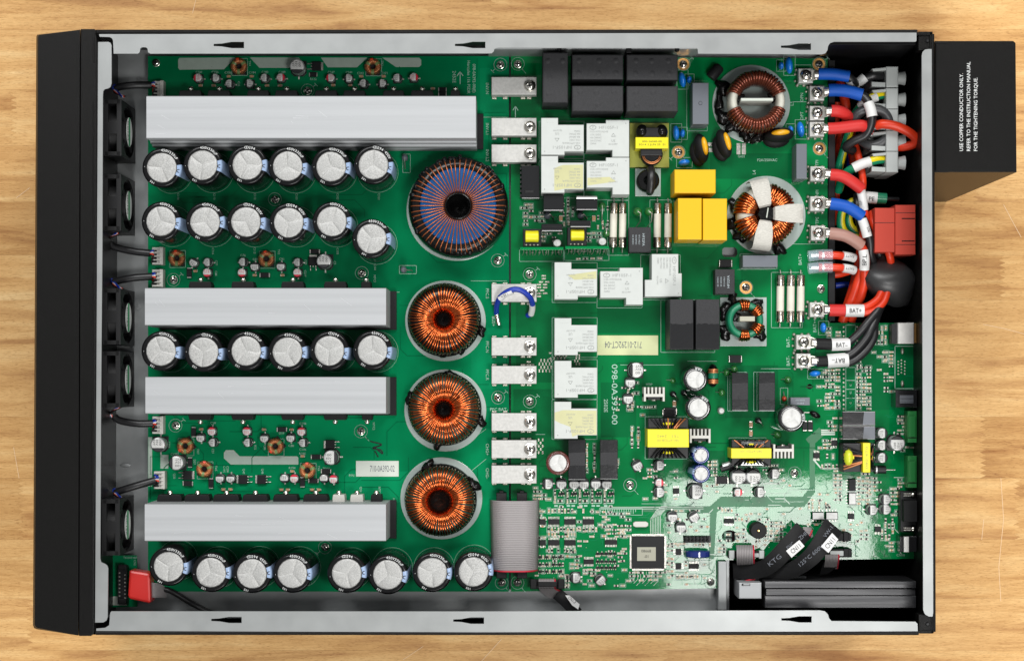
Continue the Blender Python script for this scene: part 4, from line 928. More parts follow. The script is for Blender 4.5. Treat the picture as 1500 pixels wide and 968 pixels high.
for a in ((1234, 602.4, 1282.2, 622.6, 36, (.66, .99), 'slim black relay lying above its twin near the rear edge', True), (1234, 623.8, 1282.2, 643.4, 36, (.66, .99), 'slim black relay lying above the lime-taped transformer', True)): relay_b(*a)
rect(silkR, 1066, 545, 1094, 602); rect(silkR, 1104, 545, 1134, 602)
# transformers with yellow tape
def trafo(u0, v0, u1, v1, y0, y1, z, lab, txt, vert=False):
    o = comp('tape_transformer', RB, u0, v0, u1, v1, z*.72, 'black', 1.2, lab)
    m = MB()
    if not vert: tbox(m, u0-.4, y0, u1+.6, y1, 2, z, 'yellow_tape', .9)
    else: tbox(m, y0, v0-.4, y1, v1+.8, 2, z, 'yellow_tape', .9)
    for i, t_ in enumerate(txt): x, y = T((u0+u1)/2 if not vert else (y0+y1)/2, (y0+y1)/2-3+6*i if not vert else (v0+v1)/2, z); m.text(t_, x, y, z+.2, 3.4, 'pcb_olive', 180 if not vert else 90, w=32)
    m.build('tape_wrap', o)
    m = MB(); rnd = random.Random(u0)
    ends = ((v0+1, y0, 1), (v1-1, y1, -1)) if not vert else ((u0+2, y0, 1), (u1-2, y1, -1))
    for e, t_, s in ends:
        for k in range(9):
            w0 = (u0+5+(u1-u0-10)*k/8) if not vert else (v0+4+(v1-v0-8)*k/8); c_ = ((u0+u1)/2 if not vert else (v0+v1)/2)
            A = T(w0, e, z*.78) if not vert else T(e, w0, z*.78); B = T(c_+(w0-c_)*.45, t_-s*1, z*.9) if not vert else T(t_-s*1, c_+(w0-c_)*.45, z*.9)
            m.tube([(*A, z*.5), (A[0], A[1], z*.76), (*B, z*.88)], 1.3, rnd.choice(('goo', 'goo', 'black', 'goo', 'copper_orange')), 6)
        A = T((u0+u1)/2, (e+t_)/2, z*.85) if not vert else T((e+t_)/2, (v0+v1)/2, z*.85); m.ball(A[0], A[1], z*.74, 9 if not vert else 3, 3 if not vert else 5, 6, 'yellow_tape', 12)
    m.build('winding_end', o)
trafo(949, 612.5, 1008.6, 671, 628.5, 655, 58, 'large yellow-taped transformer between two comb heat sinks', ('TE3   2442', '080-4T028-00'))
trafo(1071.4, 644, 1129.6, 682.5, 656.5, 671, 50, 'slim yellow-taped transformer with a comb heat sink at its end', ('080-4T031-00',))
m = MB(); tbox(m, 1085, 645.5, 1121, 655.5, 30, 42, 'black_gloss', 1.2); tbox(m, 1085, 673.2, 1119, 681.8, 30, 40, 'can', 1.5); m.build('wound_cylinder', RB)
trafo(1234.6, 649, 1280.6, 691, 1264, 1275, 52, 'lime-taped transformer near the rear edge', ('080-4T0',), True)
m = MB(); x, y = T(1244, 670, 44); m.ball(x, y, 36, 7.5, 13.5, 12, 'lime', 16); m.build('lime_tape', RB)
rect(silkR, 945, 610, 1006, 672); rect(silkR, 1068, 641, 1122, 684)
def comb(u0, v0, u1, v1, up, lab):
    z = 40; m = MB(); a = T(u0, v0, z); b = T(u1, v1, z); n = 6; w_ = (b[0]-a[0]); yt, yb = a[1], b[1]
    ym = yb+(yt-yb)*.42 if up else yb+(yt-yb)*.58
    m.box(a[0], ym-2.2, 1, b[0], ym+2.2, z, 'connector_white', .4)
    for i in range(n):
        x0 = a[0]+(w_-3)*i/(n-1)
        if i in (0, n-1): m.box(x0, yb, 1, x0+3, yt, z-.3, 'connector_white', .4)
        else: m.box(x0, ym, 1, x0+2.6, yt if up else yb, z-.3, 'connector_white', .4)
    o = m.build('comb_heat_sink', RB, lab)
    m = MB(); xm = (a[0]+b[0])/2; m.box(xm-9, ym+(-6.5 if up else 2.4), 6, xm+9, ym+(-2.4 if up else 6.5), 34, 'black', .5); m.lathe(xm, ym, [(0, -8 if up else 8), (4, -8 if up else 8), (4.4, -6 if up else 6)], 'nickel', 14, axis='y', cz=32); m.build('clamped_transistor', o)
comb(943.2, 567, 973.8, 587.6, True, 'small white comb heat sink at HS09'); comb(1010.4, 628, 1041, 648.4, True, 'small white comb heat sink right of the large yellow transformer'); comb(1132.8, 650.6, 1163, 671, False, 'small white comb heat sink right of the slim yellow transformer')
# electrolytics standing on the main board
def ecap(u, v, r, H, sl, top, lab, ro=0, sp=0):
    pr = cap_proto(r*S(H), H, r*.73*S(H), sl, top, 'stripe' if sl == 'navy' else ('plastic_grey' if sl == 'black_gloss' else None), None, int(u)); x, y = T(u, v, H); place(pr, RB, x, y, 0, ro, lab, (0, R(-2.5) if u > 950 else 0), {'vent_disc': sp})
ecap(1019.5, 552.5, 18, 72, 'black_gloss', 'white_top', 'black capacitor beside the small green-and-copper inductor', 80, 90); ecap(1024.7, 594.7, 18.6, 72, 'black_gloss', 'white_top', 'black capacitor left of the slim relay pair', 60, 30)
ecap(1162.5, 612, 20, 64, 'black_gloss', 'white_top', 'black capacitor below the small grey box capacitor', 10, 75); ecap(1025, 665.4, 13, 52, 'navy', 'white_top', 'upper navy capacitor beside the large yellow transformer', 150, 15); ecap(1025, 693.3, 13.6, 52, 'navy', 'white_top', 'lower navy capacitor beside the large yellow transformer', 170, 100)
ecap(817.5, 678, 17.6, 44, 'maroon', 'white_top', 'maroon capacitor beside the slim relay', 100, 90)
m = MB(); x, y = T(1045, 550, 24); m.ball(x, y, 14, 8.6, 17.5, 13, 'goo', 18); o = m.build('drum_inductor', RB, 'small inductor with copper and green bands')
for dv, mm in ((-8.2, 'copper_orange'), (-4.6, 'copper_orange'), (7, 'copper_orange'), (10.2, 'copper_orange'), (0, 'core_green')):
    m = MB(); m.lathe(x, y+dv*-1, [(7.2, -1.5), (7.8, 0), (7.2, 1.5)] if mm != 'core_green' else [(7.4, -4), (7.6, 0), (7.4, 4)], mm, 18, axis='y', cz=20); m.build('winding', o)
for u, v, ro, r, mk in ((966, 681.5, 180, 7.4, 'ink'), (966, 707, 0, 6.2, Rd), (966, 721, 180, 7.4, 'ink'), (1019.5, 720, 180, 11, 'black'), (1082.5, 698, 90, 11, 'black'), (1104, 698, 90, 11, 'black'), (1135, 694, 180, 7.4, 'ink'), (1081.5, 721, 0, 6.2, Rd), (1113.5, 721, 180, 7.4, 'ink'), (934, 682, 120, 7.4, 'ink'), (802.6, 709, 180, 7.4, 'ink'),
                        (822.6, 708.6, 90, 7.4, 'ink'), (841.2, 709, 90, 7.4, 'ink'), (855.4, 709, 90, 7.4, 'ink'), (873, 708.4, 90, 7.4, 'ink'), (889, 708.8, 90, 7.4, 'ink'), (932, 542, 180, 11, 'black'), (923.5, 560, 90, 7.4, 'ink'), (920.4, 584, 90, 7.4, 'ink'), (843, 846.5, 180, 7.4, 'ink'), (879.8, 850, 135, 7.4, 'ink'),
                        (985.5, 757, 90, 7.4, 'ink'), (1017, 757, 120, 7.4, 'ink'), (998, 772.7, 90, 7.4, 'ink'), (1293, 634.4, 0, 7.4, 'ink'), (1293, 652, 0, 7.4, 'ink'), (1293, 670.5, 0, 7.4, 'ink'), (1315, 649, 90, 11, 'black'), (1298, 731.5, 180, 7.4, 'ink'), (1298, 746, 180, 7.4, 'ink'), (1278.4, 747, 180, 7.4, 'ink')): can(RB, u, v, ro, r, mk)
# ---------------------------------------------------------------- ring chokes on the main board
disc(RB, 1100.5, 152.5, 57); disc(RB, 1122.5, 315.5, 57.5); m = MB(); tbox(m, 1055, 435.5, 1123, 507, .1, 2.2, 'potting', .5); m.build('base_plate', RB)
c_, x, y, zt = choke(RB, 'ring_choke', 1110.5, 146, 4, 46.5, 24, 56, [(20, 160, 22), (202, 340, 22)], 2.2, 'copper_dark', 'core_white', 'white-core ring choke with two dark copper windings', .7, True)
m = MB(); m.box(x-24, y-1.5, 8, x+22, y+2.5, zt-3, 'paper', .6); m.build('divider', c_)
blob(c_, [(1083, 143, 52, 5, 12, 8), (1134, 142, 52, 6, 8, 8), (1060, 128, 10, 10, 12, 12), (1054, 150, 8, 6, 16, 8), (1060, 172, 10, 10, 12, 12), (1075, 185, 10, 12, 9, 12), (1092, 196, 14, 12, 8, 14), (1112, 200, 14, 14, 7, 14), (1132, 196, 14, 12, 8, 14)])
c_, x, y, zt = choke(RB, 'ring_choke', 1123.5, 312.5, 4, 47.5, 9.5, 56, [(22, 76, 9), (134, 176, 7), (196, 236, 6), (284, 344, 10)], 2.5, 'copper', 'core_white', 'white-core ring choke wrapped with three bands of white cloth tape', .8, True)
for a, wd, ex in ((103, 13.2, 4.5), (0, 13.6, 7.5), (262, 13.2, 4.5)):
    m = MB(); ca, sa = math.cos(R(a)), math.sin(R(a)); pr = [(9, 12, .55), (9.5, zt-5, .6), (12, zt+1, .7), (20, zt+2.6, .82), (30, zt+3, .95), (40+ex*.5, zt+2, 1), (45+ex, zt-3, 1), (47+ex, zt-14, 1), (47+ex, 8, 1)]
    nn = 7; vs = [(x+r_*ca-(j/(nn-1)*2-1)*wd*f*sa, y+r_*sa+(j/(nn-1)*2-1)*wd*f*ca, z-(abs(j/(nn-1)*2-1)**3)*2.2) for r_, z, f in pr for j in range(nn)]
    m.add(vs, [(i*nn+j, (i+1)*nn+j, (i+1)*nn+j+1, i*nn+j+1) for i in range(len(pr)-1) for j in range(nn-1)], 'cloth'); m.build('cloth_tape', c_)
m = MB(); m.lathe(x, y, [(11, zt-5), (8, zt-9), (0, zt-16)], 'goo', 20); m.tube([(x+2, y+8, zt-2), (x, y-6, zt-4)], .9, 'paper', 5); m.build('potting_core', c_)
blob(c_, [(1075, 330, 10, 9, 14, 12), (1085, 345, 10, 10, 10, 10), (1140, 362, 10, 16, 8, 14), (1074, 300, 8, 6, 12, 10)])
c_, x, y, zt = choke(RB, 'ring_choke', 1092.5, 468.5, 3, 31.5, 13, 40, [(78, 104, 4), (22, 48, 4), (-48, -20, 4), (-104, -78, 5)], 1.9, 'copper', 'core_green', 'small green ring choke with four copper windings', .5, True)
m = MB(); m.box(x-9, y-2, 6, x+13, y+5, zt+2, 'chip_label', .8); m.build('divider', c_)
blob(c_, [(1080, 463, 38, 6, 7, 6), (1110, 462, 40, 5, 6, 6), (1062, 455, 10, 8, 14, 12), (1063, 486, 8, 10, 12, 10), (1114, 490, 8, 9, 9, 10), (1110, 446, 8, 10, 8, 9), (1074, 438, 6, 12, 6, 8)])
# ---------------------------------------------------------------- blue discs and sleeved varistors
def bdisc(u, v, w_, h_, ro=0):
    x, y = T(u, v, 16); m = MB(); m.ball(x, y, 12, w_, h_, 11, 'blue_disc', 18, R(ro)); m.tube([(x, y-h_*.5, 8), (x, y-h_*.7, 0)], .8, 'tin', 6); m.tube([(x, y+h_*.5, 8), (x, y+h_*.7, 0)], .8, 'tin', 6); m.build('disc_capacitor', RB); rect(silkR, u-w_-3, v-h_-2, u+w_+3, v+h_+3)
for u, v, w_, h_, ro in ((1144.5, 96, 4, 5.8, 8), (1156.4, 95.5, 5.4, 12.4, 4), (999.7, 116.5, 5.2, 11.5, 12), (1010, 116.4, 3.8, 5.6, 0), (990.6, 194.5, 5, 11, 6), (1000.2, 195.2, 3.8, 6.4, 0), (1158.4, 189.4, 4, 5.6, 20), (1173.2, 189.4, 5.4, 11.6, 8), (1002.5, 238, 8.5, 5, 8), (1206.5, 480, 4.6, 7.6, 0), (1194.5, 547, 8.4, 4.6, 8)): bdisc(u, v, w_, h_, ro)
def mov(u, v, ro, lab, L_=22):
    x, y = T(u, v, 34); m = MB(); c, d = math.cos(R(ro)), math.sin(R(ro))
    m.ball(x-4*abs(d), y-2, 16, L_, 11, 17, 'black_matte', 20, R(ro)); m.ball(x-5*abs(d)-3, y-8, 8, L_*.9, 12, 9, 'black_matte', 18, R(ro)); o = m.build('sleeved_varistor', RB, lab)
    m = MB(); m.ball(x, y, 29, 13.6, 4.8, 7, 'yellow_disc', 18, R(ro)); m.build('varistor_disc', o)
mov(1032.7, 213.5, 100, 'black-sleeved yellow varistor next to the copper-ringed screw'); mov(1066, 206.5, 106, 'black-sleeved yellow varistor under the white-core choke'); mov(1144, 193.8, 4, 'black-sleeved yellow varistor lying sideways by the blue discs')
for (u0, v0, u1, v1) in ((1037, 209, 1044.8, 214.6), (1037, 217, 1044.8, 223), (1079, 210, 1084.6, 226.4), (1086.6, 210, 1092.4, 226.4)): patch(RB, [(u0, v0), (u1, v0), (u1, v1), (u0, v1)], 'tin', .4, 'solder_pad')
m = MB(); x, y = T(1049, 104, 22); m.lathe(x, y, [(0, -11), (8, -11), (8.4, -9), (8.4, 8), (6, 11), (0, 11)], 'black_matte', 18, axis='x', cz=12); m.build('thermal_switch', RB).rotation_euler = (0, 0, R(50))
# ---------------------------------------------------------------- screw terminals
def terminal():
    m = MB(); m.box(-10.5, -10.5, 3, 10.5, 10.5, 20, 'busbar', 1); f = MB()
    for sx in (-11, 0, 11):
        for sy in (-11.5, 11.5): f.ball(sx+random.uniform(-1.5, 1.5), sy, 2, 2.6, 2.4, 3, 'solder', 8)
    for sy in (-5, 5): f.ball(-13, sy, 1.5, 2, 2, 2.4, 'solder', 8)
    s = MB(); s.lathe(0, 0, [(8.6, 20), (8.6, 21.4), (7.4, 22), (7.4, 26), (5.6, 28), (2.4, 28.6), (2.2, 27), (0, 26.6)], 'nickel', 22)
    for a in (30, 120):
        c, d = math.cos(R(a)), math.sin(R(a)); s.add([(x_*c-y_*d, x_*d+y_*c, 28.8) for x_, y_ in ((-4.6, -.7), (4.6, -.7), (4.6, .7), (-4.6, .7))], [(0, 1, 2, 3)], 'black')
    return proto(('screw_terminal', m, [('solder_foot', f, []), ('screw', s, [])]))
TM = terminal()
for u, v in ((1181, 110.5), (1197.5, 136.2), (1197.5, 165.4), (1197.5, 188.8), (1198.2, 254), (1198.2, 298), (1199.2, 341), (1197.6, 453.3), (1177.6, 501), (1177.6, 528.4)): x, y = T(u, v, 24); place(TM, RB, x, y, 0)
for s_, u, v in (('OPN', 1174.5, 143), ('OPT', 1174.5, 170), ('TPI', 1196.5, 239), ('NPI', 1197, 283), ('TPE', 1197, 323)): st(silkR, s_, u, v, 4.4, 90)
st(silkR, 'BAT+', 1172, 380, 4.8, 90); st(silkR, 'BAT++', 1193.4, 476.5, 4.8, 90); st(silkR, 'BAT-', 1154.5, 501, 4.8, 90); st(silkR, 'BAT-', 1154.5, 528.4, 4.8, 90)
st(silkR, '098-0A393-00', 900.4, 577.5, 8.4, -90, w=88); st(silkR, '2502E', 887.5, 594, 5.4, -90); st(silkR, 'F2A/250VAC', 1124, 234.6, 3.8, 0); st(silkR, 'L4', 1104.6, 252.5, 4.6, 90); st(silkR, 'L5', 1160, 152, 4.6, 90); st(silkR, 'GAS2', 1086, 229.4, 3, 0); st(silkR, 'HS09', 951, 562.6, 3); st(silkR, 'CN18', 1319.5, 812.6, 3.4); st(silkR, 'ACCDFL', 1248, 806.5, 3.6)
line(silkR, [(755, 172), (755, 158)], 1.1); line(silkR, [(751.6, 161.5), (755, 156), (758.6, 161.5)], 1.1)
for a, b in (((1007, 529), (1050, 529)), ((909, 534.4), (987, 534.4)), ((1115, 540), (1158, 540)), ((1164, 95.6), (1188, 95.6)), ((1160, 149.5), (1186, 149.5)), ((1130, 357.5), (1205, 357.5)), ((940, 737.5), (1030, 737.5)), ((785, 636), (798, 636))): line(silkR, [a, b], .6)
# pale yellow sticker
m = MB(); tbox(m, 875, 491.3, 964, 520, .4, .8, 'paper_yellow'); stk = m.build('part_number_sticker', RB, 'pale yellow sticker printed 712-01292CT-04 beside a relay')
m = MB(); x, y = T(913, 505, 1); m.text('712-01292CT-04', x, y, 1.05, 9.5, 'ink_grey', 180, w=54)
m.build('printed_lettering', stk)
# ---------------------------------------------------------------- chips
def soic(L_, W_, H_, n, top='smd_body', lab=None, sides=2):
    b = MB(); b.box(-L_/2, -W_/2, .6, L_/2, W_/2, H_, 'smd_body', .4)
    if top != 'smd_body': b.box(-L_/2+.8, -W_/2+.8, H_, L_/2-.8, W_/2-.8, H_+.15, top)
    t = MB()
    for i in range(n):
        x = -L_/2+L_*(i+.5)/n
        for s in (-1, 1): t.box(x-.42, s*W_/2, .1, x+.42, s*(W_/2+3.4), 1.3, 'tin')
    if sides == 4:
        for i in range(n):
            y = -W_/2+W_*(i+.5)/n
            for s in (-1, 1): t.box(s*L_/2, y-.42, .1, s*(L_/2+3.2), y+.42, 1.3, 'tin')
    return proto(('chip', b, [('pin_row', t, [])]))
S16 = soic(16.5, 8, 4, 8); S14 = soic(14.5, 7, 4, 7); S18 = soic(18, 7, 4, 8); SD = soic(17.5, 11, 8, 4, 'white_top'); SD2 = soic(17.5, 10, 8, 4, 'smd_body'); SS8 = soic(9, 8, 4, 4)
for u, v, p, ro in ((811.4, 764, S16, 0), (835, 764, S16, 0), (862, 764, S16, 0), (811.4, 794.6, S16, 0), (835, 794.6, S16, 0), (895, 794, S18, 0), (862.4, 822.4, S14, 0), (1198, 755, SD, 0), (1218, 755, SD, 0), (1248, 710, SD2, 90), (1248, 730, SD, 90), (1068, 763, S14, 0), (1247, 756, SS8, 0), (1286, 775, SS8, 0), (994, 808, SS8, 90), (994, 829, SS8, 90), (1222.5, 649, SS8, 0), (1196.5, 667, SS8, 0), (1016.5, 829, S14, 0), (990.5, 719, SS8, 0), (795, 764, SS8, 0), (795, 794.6, SS8, 0)):
    x, y = T(u, v, 4); place(p, RB, x, y, 0, ro)
QF = soic(47, 47, 7, 36, 'smd_body', None, 4); x, y = T(949.7, 809, 7); q = place(QF, RB, x, y, 0, 0, 'large square processor chip with a pale label')
m = MB(); tbox(m, 933.4, 801, 960.6, 821, 7, 7.3, 'chip_label'); lb = m.build('chip_label', q)
m = MB()
for t_, v in (('08668', 806.5), ('-01', 814.5)): x, y = T(946.5, v, 7.4); m.text(t_, x, y, 7.5, 4, 'ink', 0)
m.build('printed_lettering', lb)
x, y = T(938.5, 767.6, 6); m = MB(); m.prism([(x+a*11, y+b*4) for a, b in ((-.7, -1), (.7, -1), (1, -.5), (1, .5), (.7, 1), (-.7, 1), (-1, .5), (-1, -.5))], .5, 7, 'connector_white', .8); m.build('crystal', RB, 'small pale crystal can above the processor')
for u, v in ((1063, 386), (982, 602.5), (1057.5, 703), (980, 605)): x, y = T(u, v, 5); place(DI2, RB, x, y, 0, 0)
x, y = T(1077.4, 525.8, 6); place(DI2, RB, x, y, 0, 0)
m = MB(); x, y = T(1067, 683, 14); m.tube([(x-11, y-4, 9), (x+8, y+2, 9)], 5, 'black', 14); m.tube([(x-8, y, 9), (x+8, y+5, 9)], 4.4, 'can', 12); m.build('axial_capacitor', RB)
m = MB(); x, y = T(1290, 688, 10); m.tube([(x-9, y, 7), (x+8, y, 7)], 5.6, 'black', 14); m.tube([(x-18, y, 7), (x+22, y, 7)], .8, 'tin', 6); m.tube([(x-7, y, 7), (x-5, y, 7)], 5.8, 'can', 14); m.build('axial_diode', RB)
for u, v in ((1142, 615), (1002, 575), (1111, 616), (986, 577)):
    x, y = T(u, v, 10); m = MB(); m.lathe(x, y, [(4.4, 0), (4.4, 12), (2, 15), (0, 15)], 'black', 14); m.tube([(x, y, 15), (x+3, y-3, 16), (x+8, y-8, 0)], .8, 'tin', 6); m.build('upright_diode', RB)
m = MB(); x, y = T(1194, 607, 8); m.ball(x, y, 7, 9, 4.6, 7, 'goo', 14, -.5); m.tube([(x-8, y+3, 6), (x-26, y+3, 5), (x-28, y+3, 0)], .8, 'tin', 6); m.build('tantalum_bead', RB)
m = MB(); x, y = T(1149, 584, 10); m.ball(x, y, 8, 3.8, 4.2, 5.5, 'led_red', 12); m.tube([(x, y+5, 6), (x, y+10, 2)], .8, 'tin', 6); m.build('red_bead', RB, 'small red bead component beside the slim relay'); rect(silkR, 1143, 568, 1154, 592)
for u in (1179, 1187): x, y = T(u, 623.5, 3); place(DI, RB, x, y, 0, 90)
m = MB(); x, y = T(1057, 601.5, 16); m.lathe(x, y, [(4.8, 0), (4.8, 14), (3.4, 17), (0, 17.4)], 'white_top', 14); m.build('upright_resistor', RB)
o = MB(); x, y = T(1111.5, 777, 26); o.lathe(x, y, [(11.6, 0), (12, 1), (12, 24), (11, 25.6), (2.4, 26), (2.2, 24), (0, 24)], 'black_matte', 32); bz = o.build('buzzer', RB, 'round black buzzer near the big board hole'); m = MB(); m.lathe(x, y, [(1.6, 25.6), (1.3, 26.6), (0, 26.6)], 'brass', 10); m.build('sound_hole', bz)
m = MB(); x, y = T(1023.5, 812, 30); m.lathe(x, y, [(0, -5), (16, -5), (18, -3.6), (18, 3.6), (16, 5), (0, 5)], 'navy', 32, axis='y', cz=15); o = m.build('coin_supercapacitor', RB, 'navy coin-shaped supercapacitor standing on edge')
m = MB()
for a in (-6, 3): m.add([(x+a-3, y-5.3, 25), (x+a+3, y-5.3, 25), (x+a, y-5.1, 30)], [(0, 1, 2)], 'ink_white')
m.build('printed_mark', o)
m = MB(); tbox(m, 1001.5, 784.5, 1041, 794.5, .5, 5, 'black', .4)
for i in range(7):
    for j in range(2): tbox(m, 1003+i*5.4, 785.6+j*4.6, 1006+i*5.4, 788.8+j*4.6, 5, 12, 'black_matte', .5)
m.build('pin_header', RB, 'small black pin header above the coin supercapacitor')
# dip footprints and header pins near the rear edge
for u0, v0, u1, v1, n in ((1239, 476, 1253, 530, 8), (1239, 538, 1253, 602, 10)):
    rect(silkR, u0, v0, u1, v1)
    for i in range(n):
        for u in (u0-3, u1+3): dot(padR, u, v0+3+(v1-v0-6)*i/(n-1), 1.7)
for v in (557, 570, 583): line(silkR, [(1240, v), (1253, v)]); 
for v in (560, 581): circ(silkR, 1246, v, 2.4)
for v in (564, 574, 575.5, 590): st(silkR, 'U', 1246, v, 2.6)
rect(silkR, 1311, 507, 1342, 569, .9)
for i in range(5):
    for u in (1316, 1320.6, 1325.6): dot(padR, u, 529.5+i*4.6-(2 if u == 1320.6 else 0), 1.4)
for u, v in ((1322, 514), (1322, 562)): x, y = T(u, v, 2); padR.ball(x, y, 1, 2.4, 5, 3, 'solder', 8)
# ---------------------------------------------------------------- rows and fields of tiny surface-mount parts
smd = MB(); smd_all = smd
def tiny(u, v, ro, k=1., body=None):
    b = body or random.choices(('smd_body', 'smd_tan', 'ceramic'), (5, 4, 1))[0]; L_, W_, h = 5.2*k, 2.7*k, 1.5
    x, y = T(u, v, 1)
    if ro: smd.box(x-W_/2, y-L_*.28, .2, x+W_/2, y+L_*.28, h, b)
    else: smd.box(x-L_*.28, y-W_/2, .2, x+L_*.28, y+W_/2, h, b)
    for s in (-1, 1):
        if ro: smd.box(x-W_/2, y+s*L_*.28, .1, x+W_/2, y+s*L_*.5, h*1.05, 'solder'); smd.box(x-W_*.55, y+s*L_*.5, .05, x+W_*.55, y+s*L_*.66, .35, 'tinned')
        else: smd.box(x+s*L_*.28, y-W_/2, .1, x+s*L_*.5, y+W_/2, h*1.05, 'solder'); smd.box(x+s*L_*.5, y-W_*.55, .05, x+s*L_*.66, y+W_*.55, .35, 'tinned')
    if random.random() < .45:
        a, c = (L_*.85, W_*.95) if not ro else (W_*.95, L_*.85); rect(silkR, u-a, v-c, u+a, v+c, .4)
def sot(u, v, ro=0):
    x, y = T(u, v, 2); smd.box(x-2.6, y-1.7, .3, x+2.6, y+1.7, 2.4, 'smd_body', .2)
    for a in (-1.7, 1.7): smd.box(x+a-.6, y-3.4, .1, x+a+.6, y-1.6, 1, 'solder')
    smd.box(x-.6, y+1.6, .1, x+.6, y+3.4, 1, 'solder')
taken = [(925, 782, 976, 836), (800, 757, 822, 771), (824, 757, 846, 771), (851, 757, 873, 771), (800, 788, 822, 802), (824, 788, 846, 802), (884, 788, 907, 801), (852, 816, 873, 829)]
def field(u0, v0, u1, v1, ro, du=5., dv=8., fill=.85, jit=.5):
    v = v0
    while v < v1:
        u = u0
        while u < u1:
            if random.random() < fill and not any(a-2 < u < c+2 and b-2 < v < d+2 for a, b, c, d in taken): tiny(u+random.uniform(-jit, jit), v+random.uniform(-jit, jit), ro, random.uniform(.85, 1.1))
            u += du
        v += dv
for k in range(5):
    u = 814+k*18.2
    for j in range(4): tiny(u-1, 719+j*5.2, True, .9)
    sot(u+6.5, 723.4); tiny(u+6.5, 733.4, False, 1.2, 'smd_body'); sot(u+10.5, 723); rect(silkR, u-3.4, 716, u+12.5, 737)
    for a in (0, 7): patch(RB, [(u-2+a, 739.4), (u+3+a, 739.4), (u+3+a, 741.6), (u-2+a, 741.6)], 'silk', .3, 'designator_print')
field(784, 714, 806, 736, 0, 6.5, 5.5, .8); field(784, 748, 800, 800, 0, 6.5, 6.5, .6)
field(804, 748, 824, 756, 1, 4.8, 8, .95); field(828, 748, 850, 756, 1, 4.8, 8, .9); field(855, 748, 874, 756, 1, 6.2, 8, .9)
field(804, 775, 874, 777, 1, 4.6, 8, .95); field(804, 782, 820, 784, 1, 4.6, 8, .9); field(828, 782, 842, 784, 1, 4.6, 8, .9); field(804, 806, 822, 808, 1, 4.6, 8, .95); field(828, 806, 842, 808, 1, 4.6, 8, .95)
for j, v in enumerate((815.6, 826.4, 836.6)):
    for u in (791, 800.6, 810.6, 820): sot(u, v); tiny(u+4.6, v, True, .9)
for j, v in enumerate((810.5, 822, 831)):
    for u in range(5): sot(875.5+u*6.2, v)
field(840, 798, 852, 812, 0, 7, 5, .8); field(838, 815, 850, 834, 0, 7, 5.4, .85); field(857, 834, 872, 842, 0, 6.4, 5.4, .9); field(824, 842, 834, 860, 0, 6.4, 4.4, .95); field(857, 845, 868, 858, 0, 7, 5, .7)
field(848, 774, 860, 790, 1, 5, 9, .3); field(892, 770, 924, 784, 0, 7.4, 5.5, .7); field(908, 786, 922, 836, 0, 7, 6, .45); field(925, 838, 976, 852, 0, 7, 5.5, .6); field(978, 800, 990, 845, 0, 6.5, 6, .75)
field(990, 748, 1034, 752, 0, 8, 5, .4); field(1004, 771, 1040, 780, 0, 8, 6, .4); field(992, 844, 1024, 848, 1, 3.7, 6, 1); field(984, 796, 1004, 798, 0, 6, 5, .9); field(1026, 797, 1040, 799, 1, 4.5, 5, .9); field(1005, 818, 1008, 842, 0, 6, 5, .8)
field(1058, 747, 1078, 752, 1, 4.6, 8, .95); field(1078, 760, 1100, 768, 1, 4.6, 9, .9); field(1082, 775, 1094, 790, 0, 7, 5.6, .8); field(1054, 798, 1062, 812, 0, 6, 5, .9); field(1122, 765, 1146, 792, 0, 7.4, 5.2, .8); field(1108, 792, 1114, 808, 1, 5, 8, .7)
field(1185, 737, 1216, 746, 1, 5, 6, .7); field(1184, 768, 1200, 770, 0, 6, 5, .9); field(1224, 690, 1234, 732, 0, 6.5, 5.2, .8); field(1258, 694, 1272, 742, 0, 6.4, 5.4, .85); field(1274, 700, 1290, 728, 0, 7, 6, .7); field(1308, 716, 1316, 758, 0, 7, 5.4, .8); field(1262, 765, 1276, 790, 0, 7, 6, .7); field(1292, 762, 1312, 790, 1, 5.2, 8, .75); field(1300, 790, 1312, 808, 0, 6, 5, .8)
field(1214, 482, 1232, 500, 0, 7, 5, .5); field(1212, 542, 1232, 598, 0, 7.4, 5, .85); field(1258, 538, 1280, 600, 0, 7.4, 5, .85); field(1258, 510, 1268, 536, 0, 6, 5, .7); field(1280, 516, 1298, 546, 0, 8, 6.4, .6); field(1298, 516, 1310, 576, 0, 7.4, 5.2, .75); field(1282, 480, 1302, 502, 1, 5, 7, .8); field(1216, 606, 1230, 636, 0, 7, 6, .8); field(1202, 645, 1216, 660, 0, 6.5, 5.4, .8); field(1204, 683, 1232, 684, 1, 5.5, 5, 1); field(1212, 668, 1228, 674, 1, 8, 6, 1); field(1318, 610, 1330, 640, 0, 7, 5, .8); field(1318, 702, 1328, 714, 0, 7, 5, .7); field(1322, 655, 1340, 664, 0, 7, 5, .6)
field(845, 366, 880, 370, 0, 10, 6, .9); field(847, 379, 882, 381, 0, 10.4, 6, 1); field(832, 292, 836, 326, 1, 6, 5.2, 1); field(766, 300, 780, 312, 0, 6, 4.6, .9); field(860, 652, 874, 690, 1, 11, 7.4, 1); field(926, 628, 940, 658, 1, 9, 6.4, .95); field(920, 566, 930, 604, 1, 6.5, 6.4, .7); field(936, 596, 958, 600, 0, 7, 4, .9); field(952, 688, 962, 700, 0, 7, 5, .9); field(1040, 676, 1052, 700, 0, 7, 5, .8); field(1112, 682, 1150, 690, 0, 8, 6, .5); field(1036, 706, 1052, 716, 0, 8, 6, .6); field(905, 676, 910, 690, 1, 6, 7, 1)
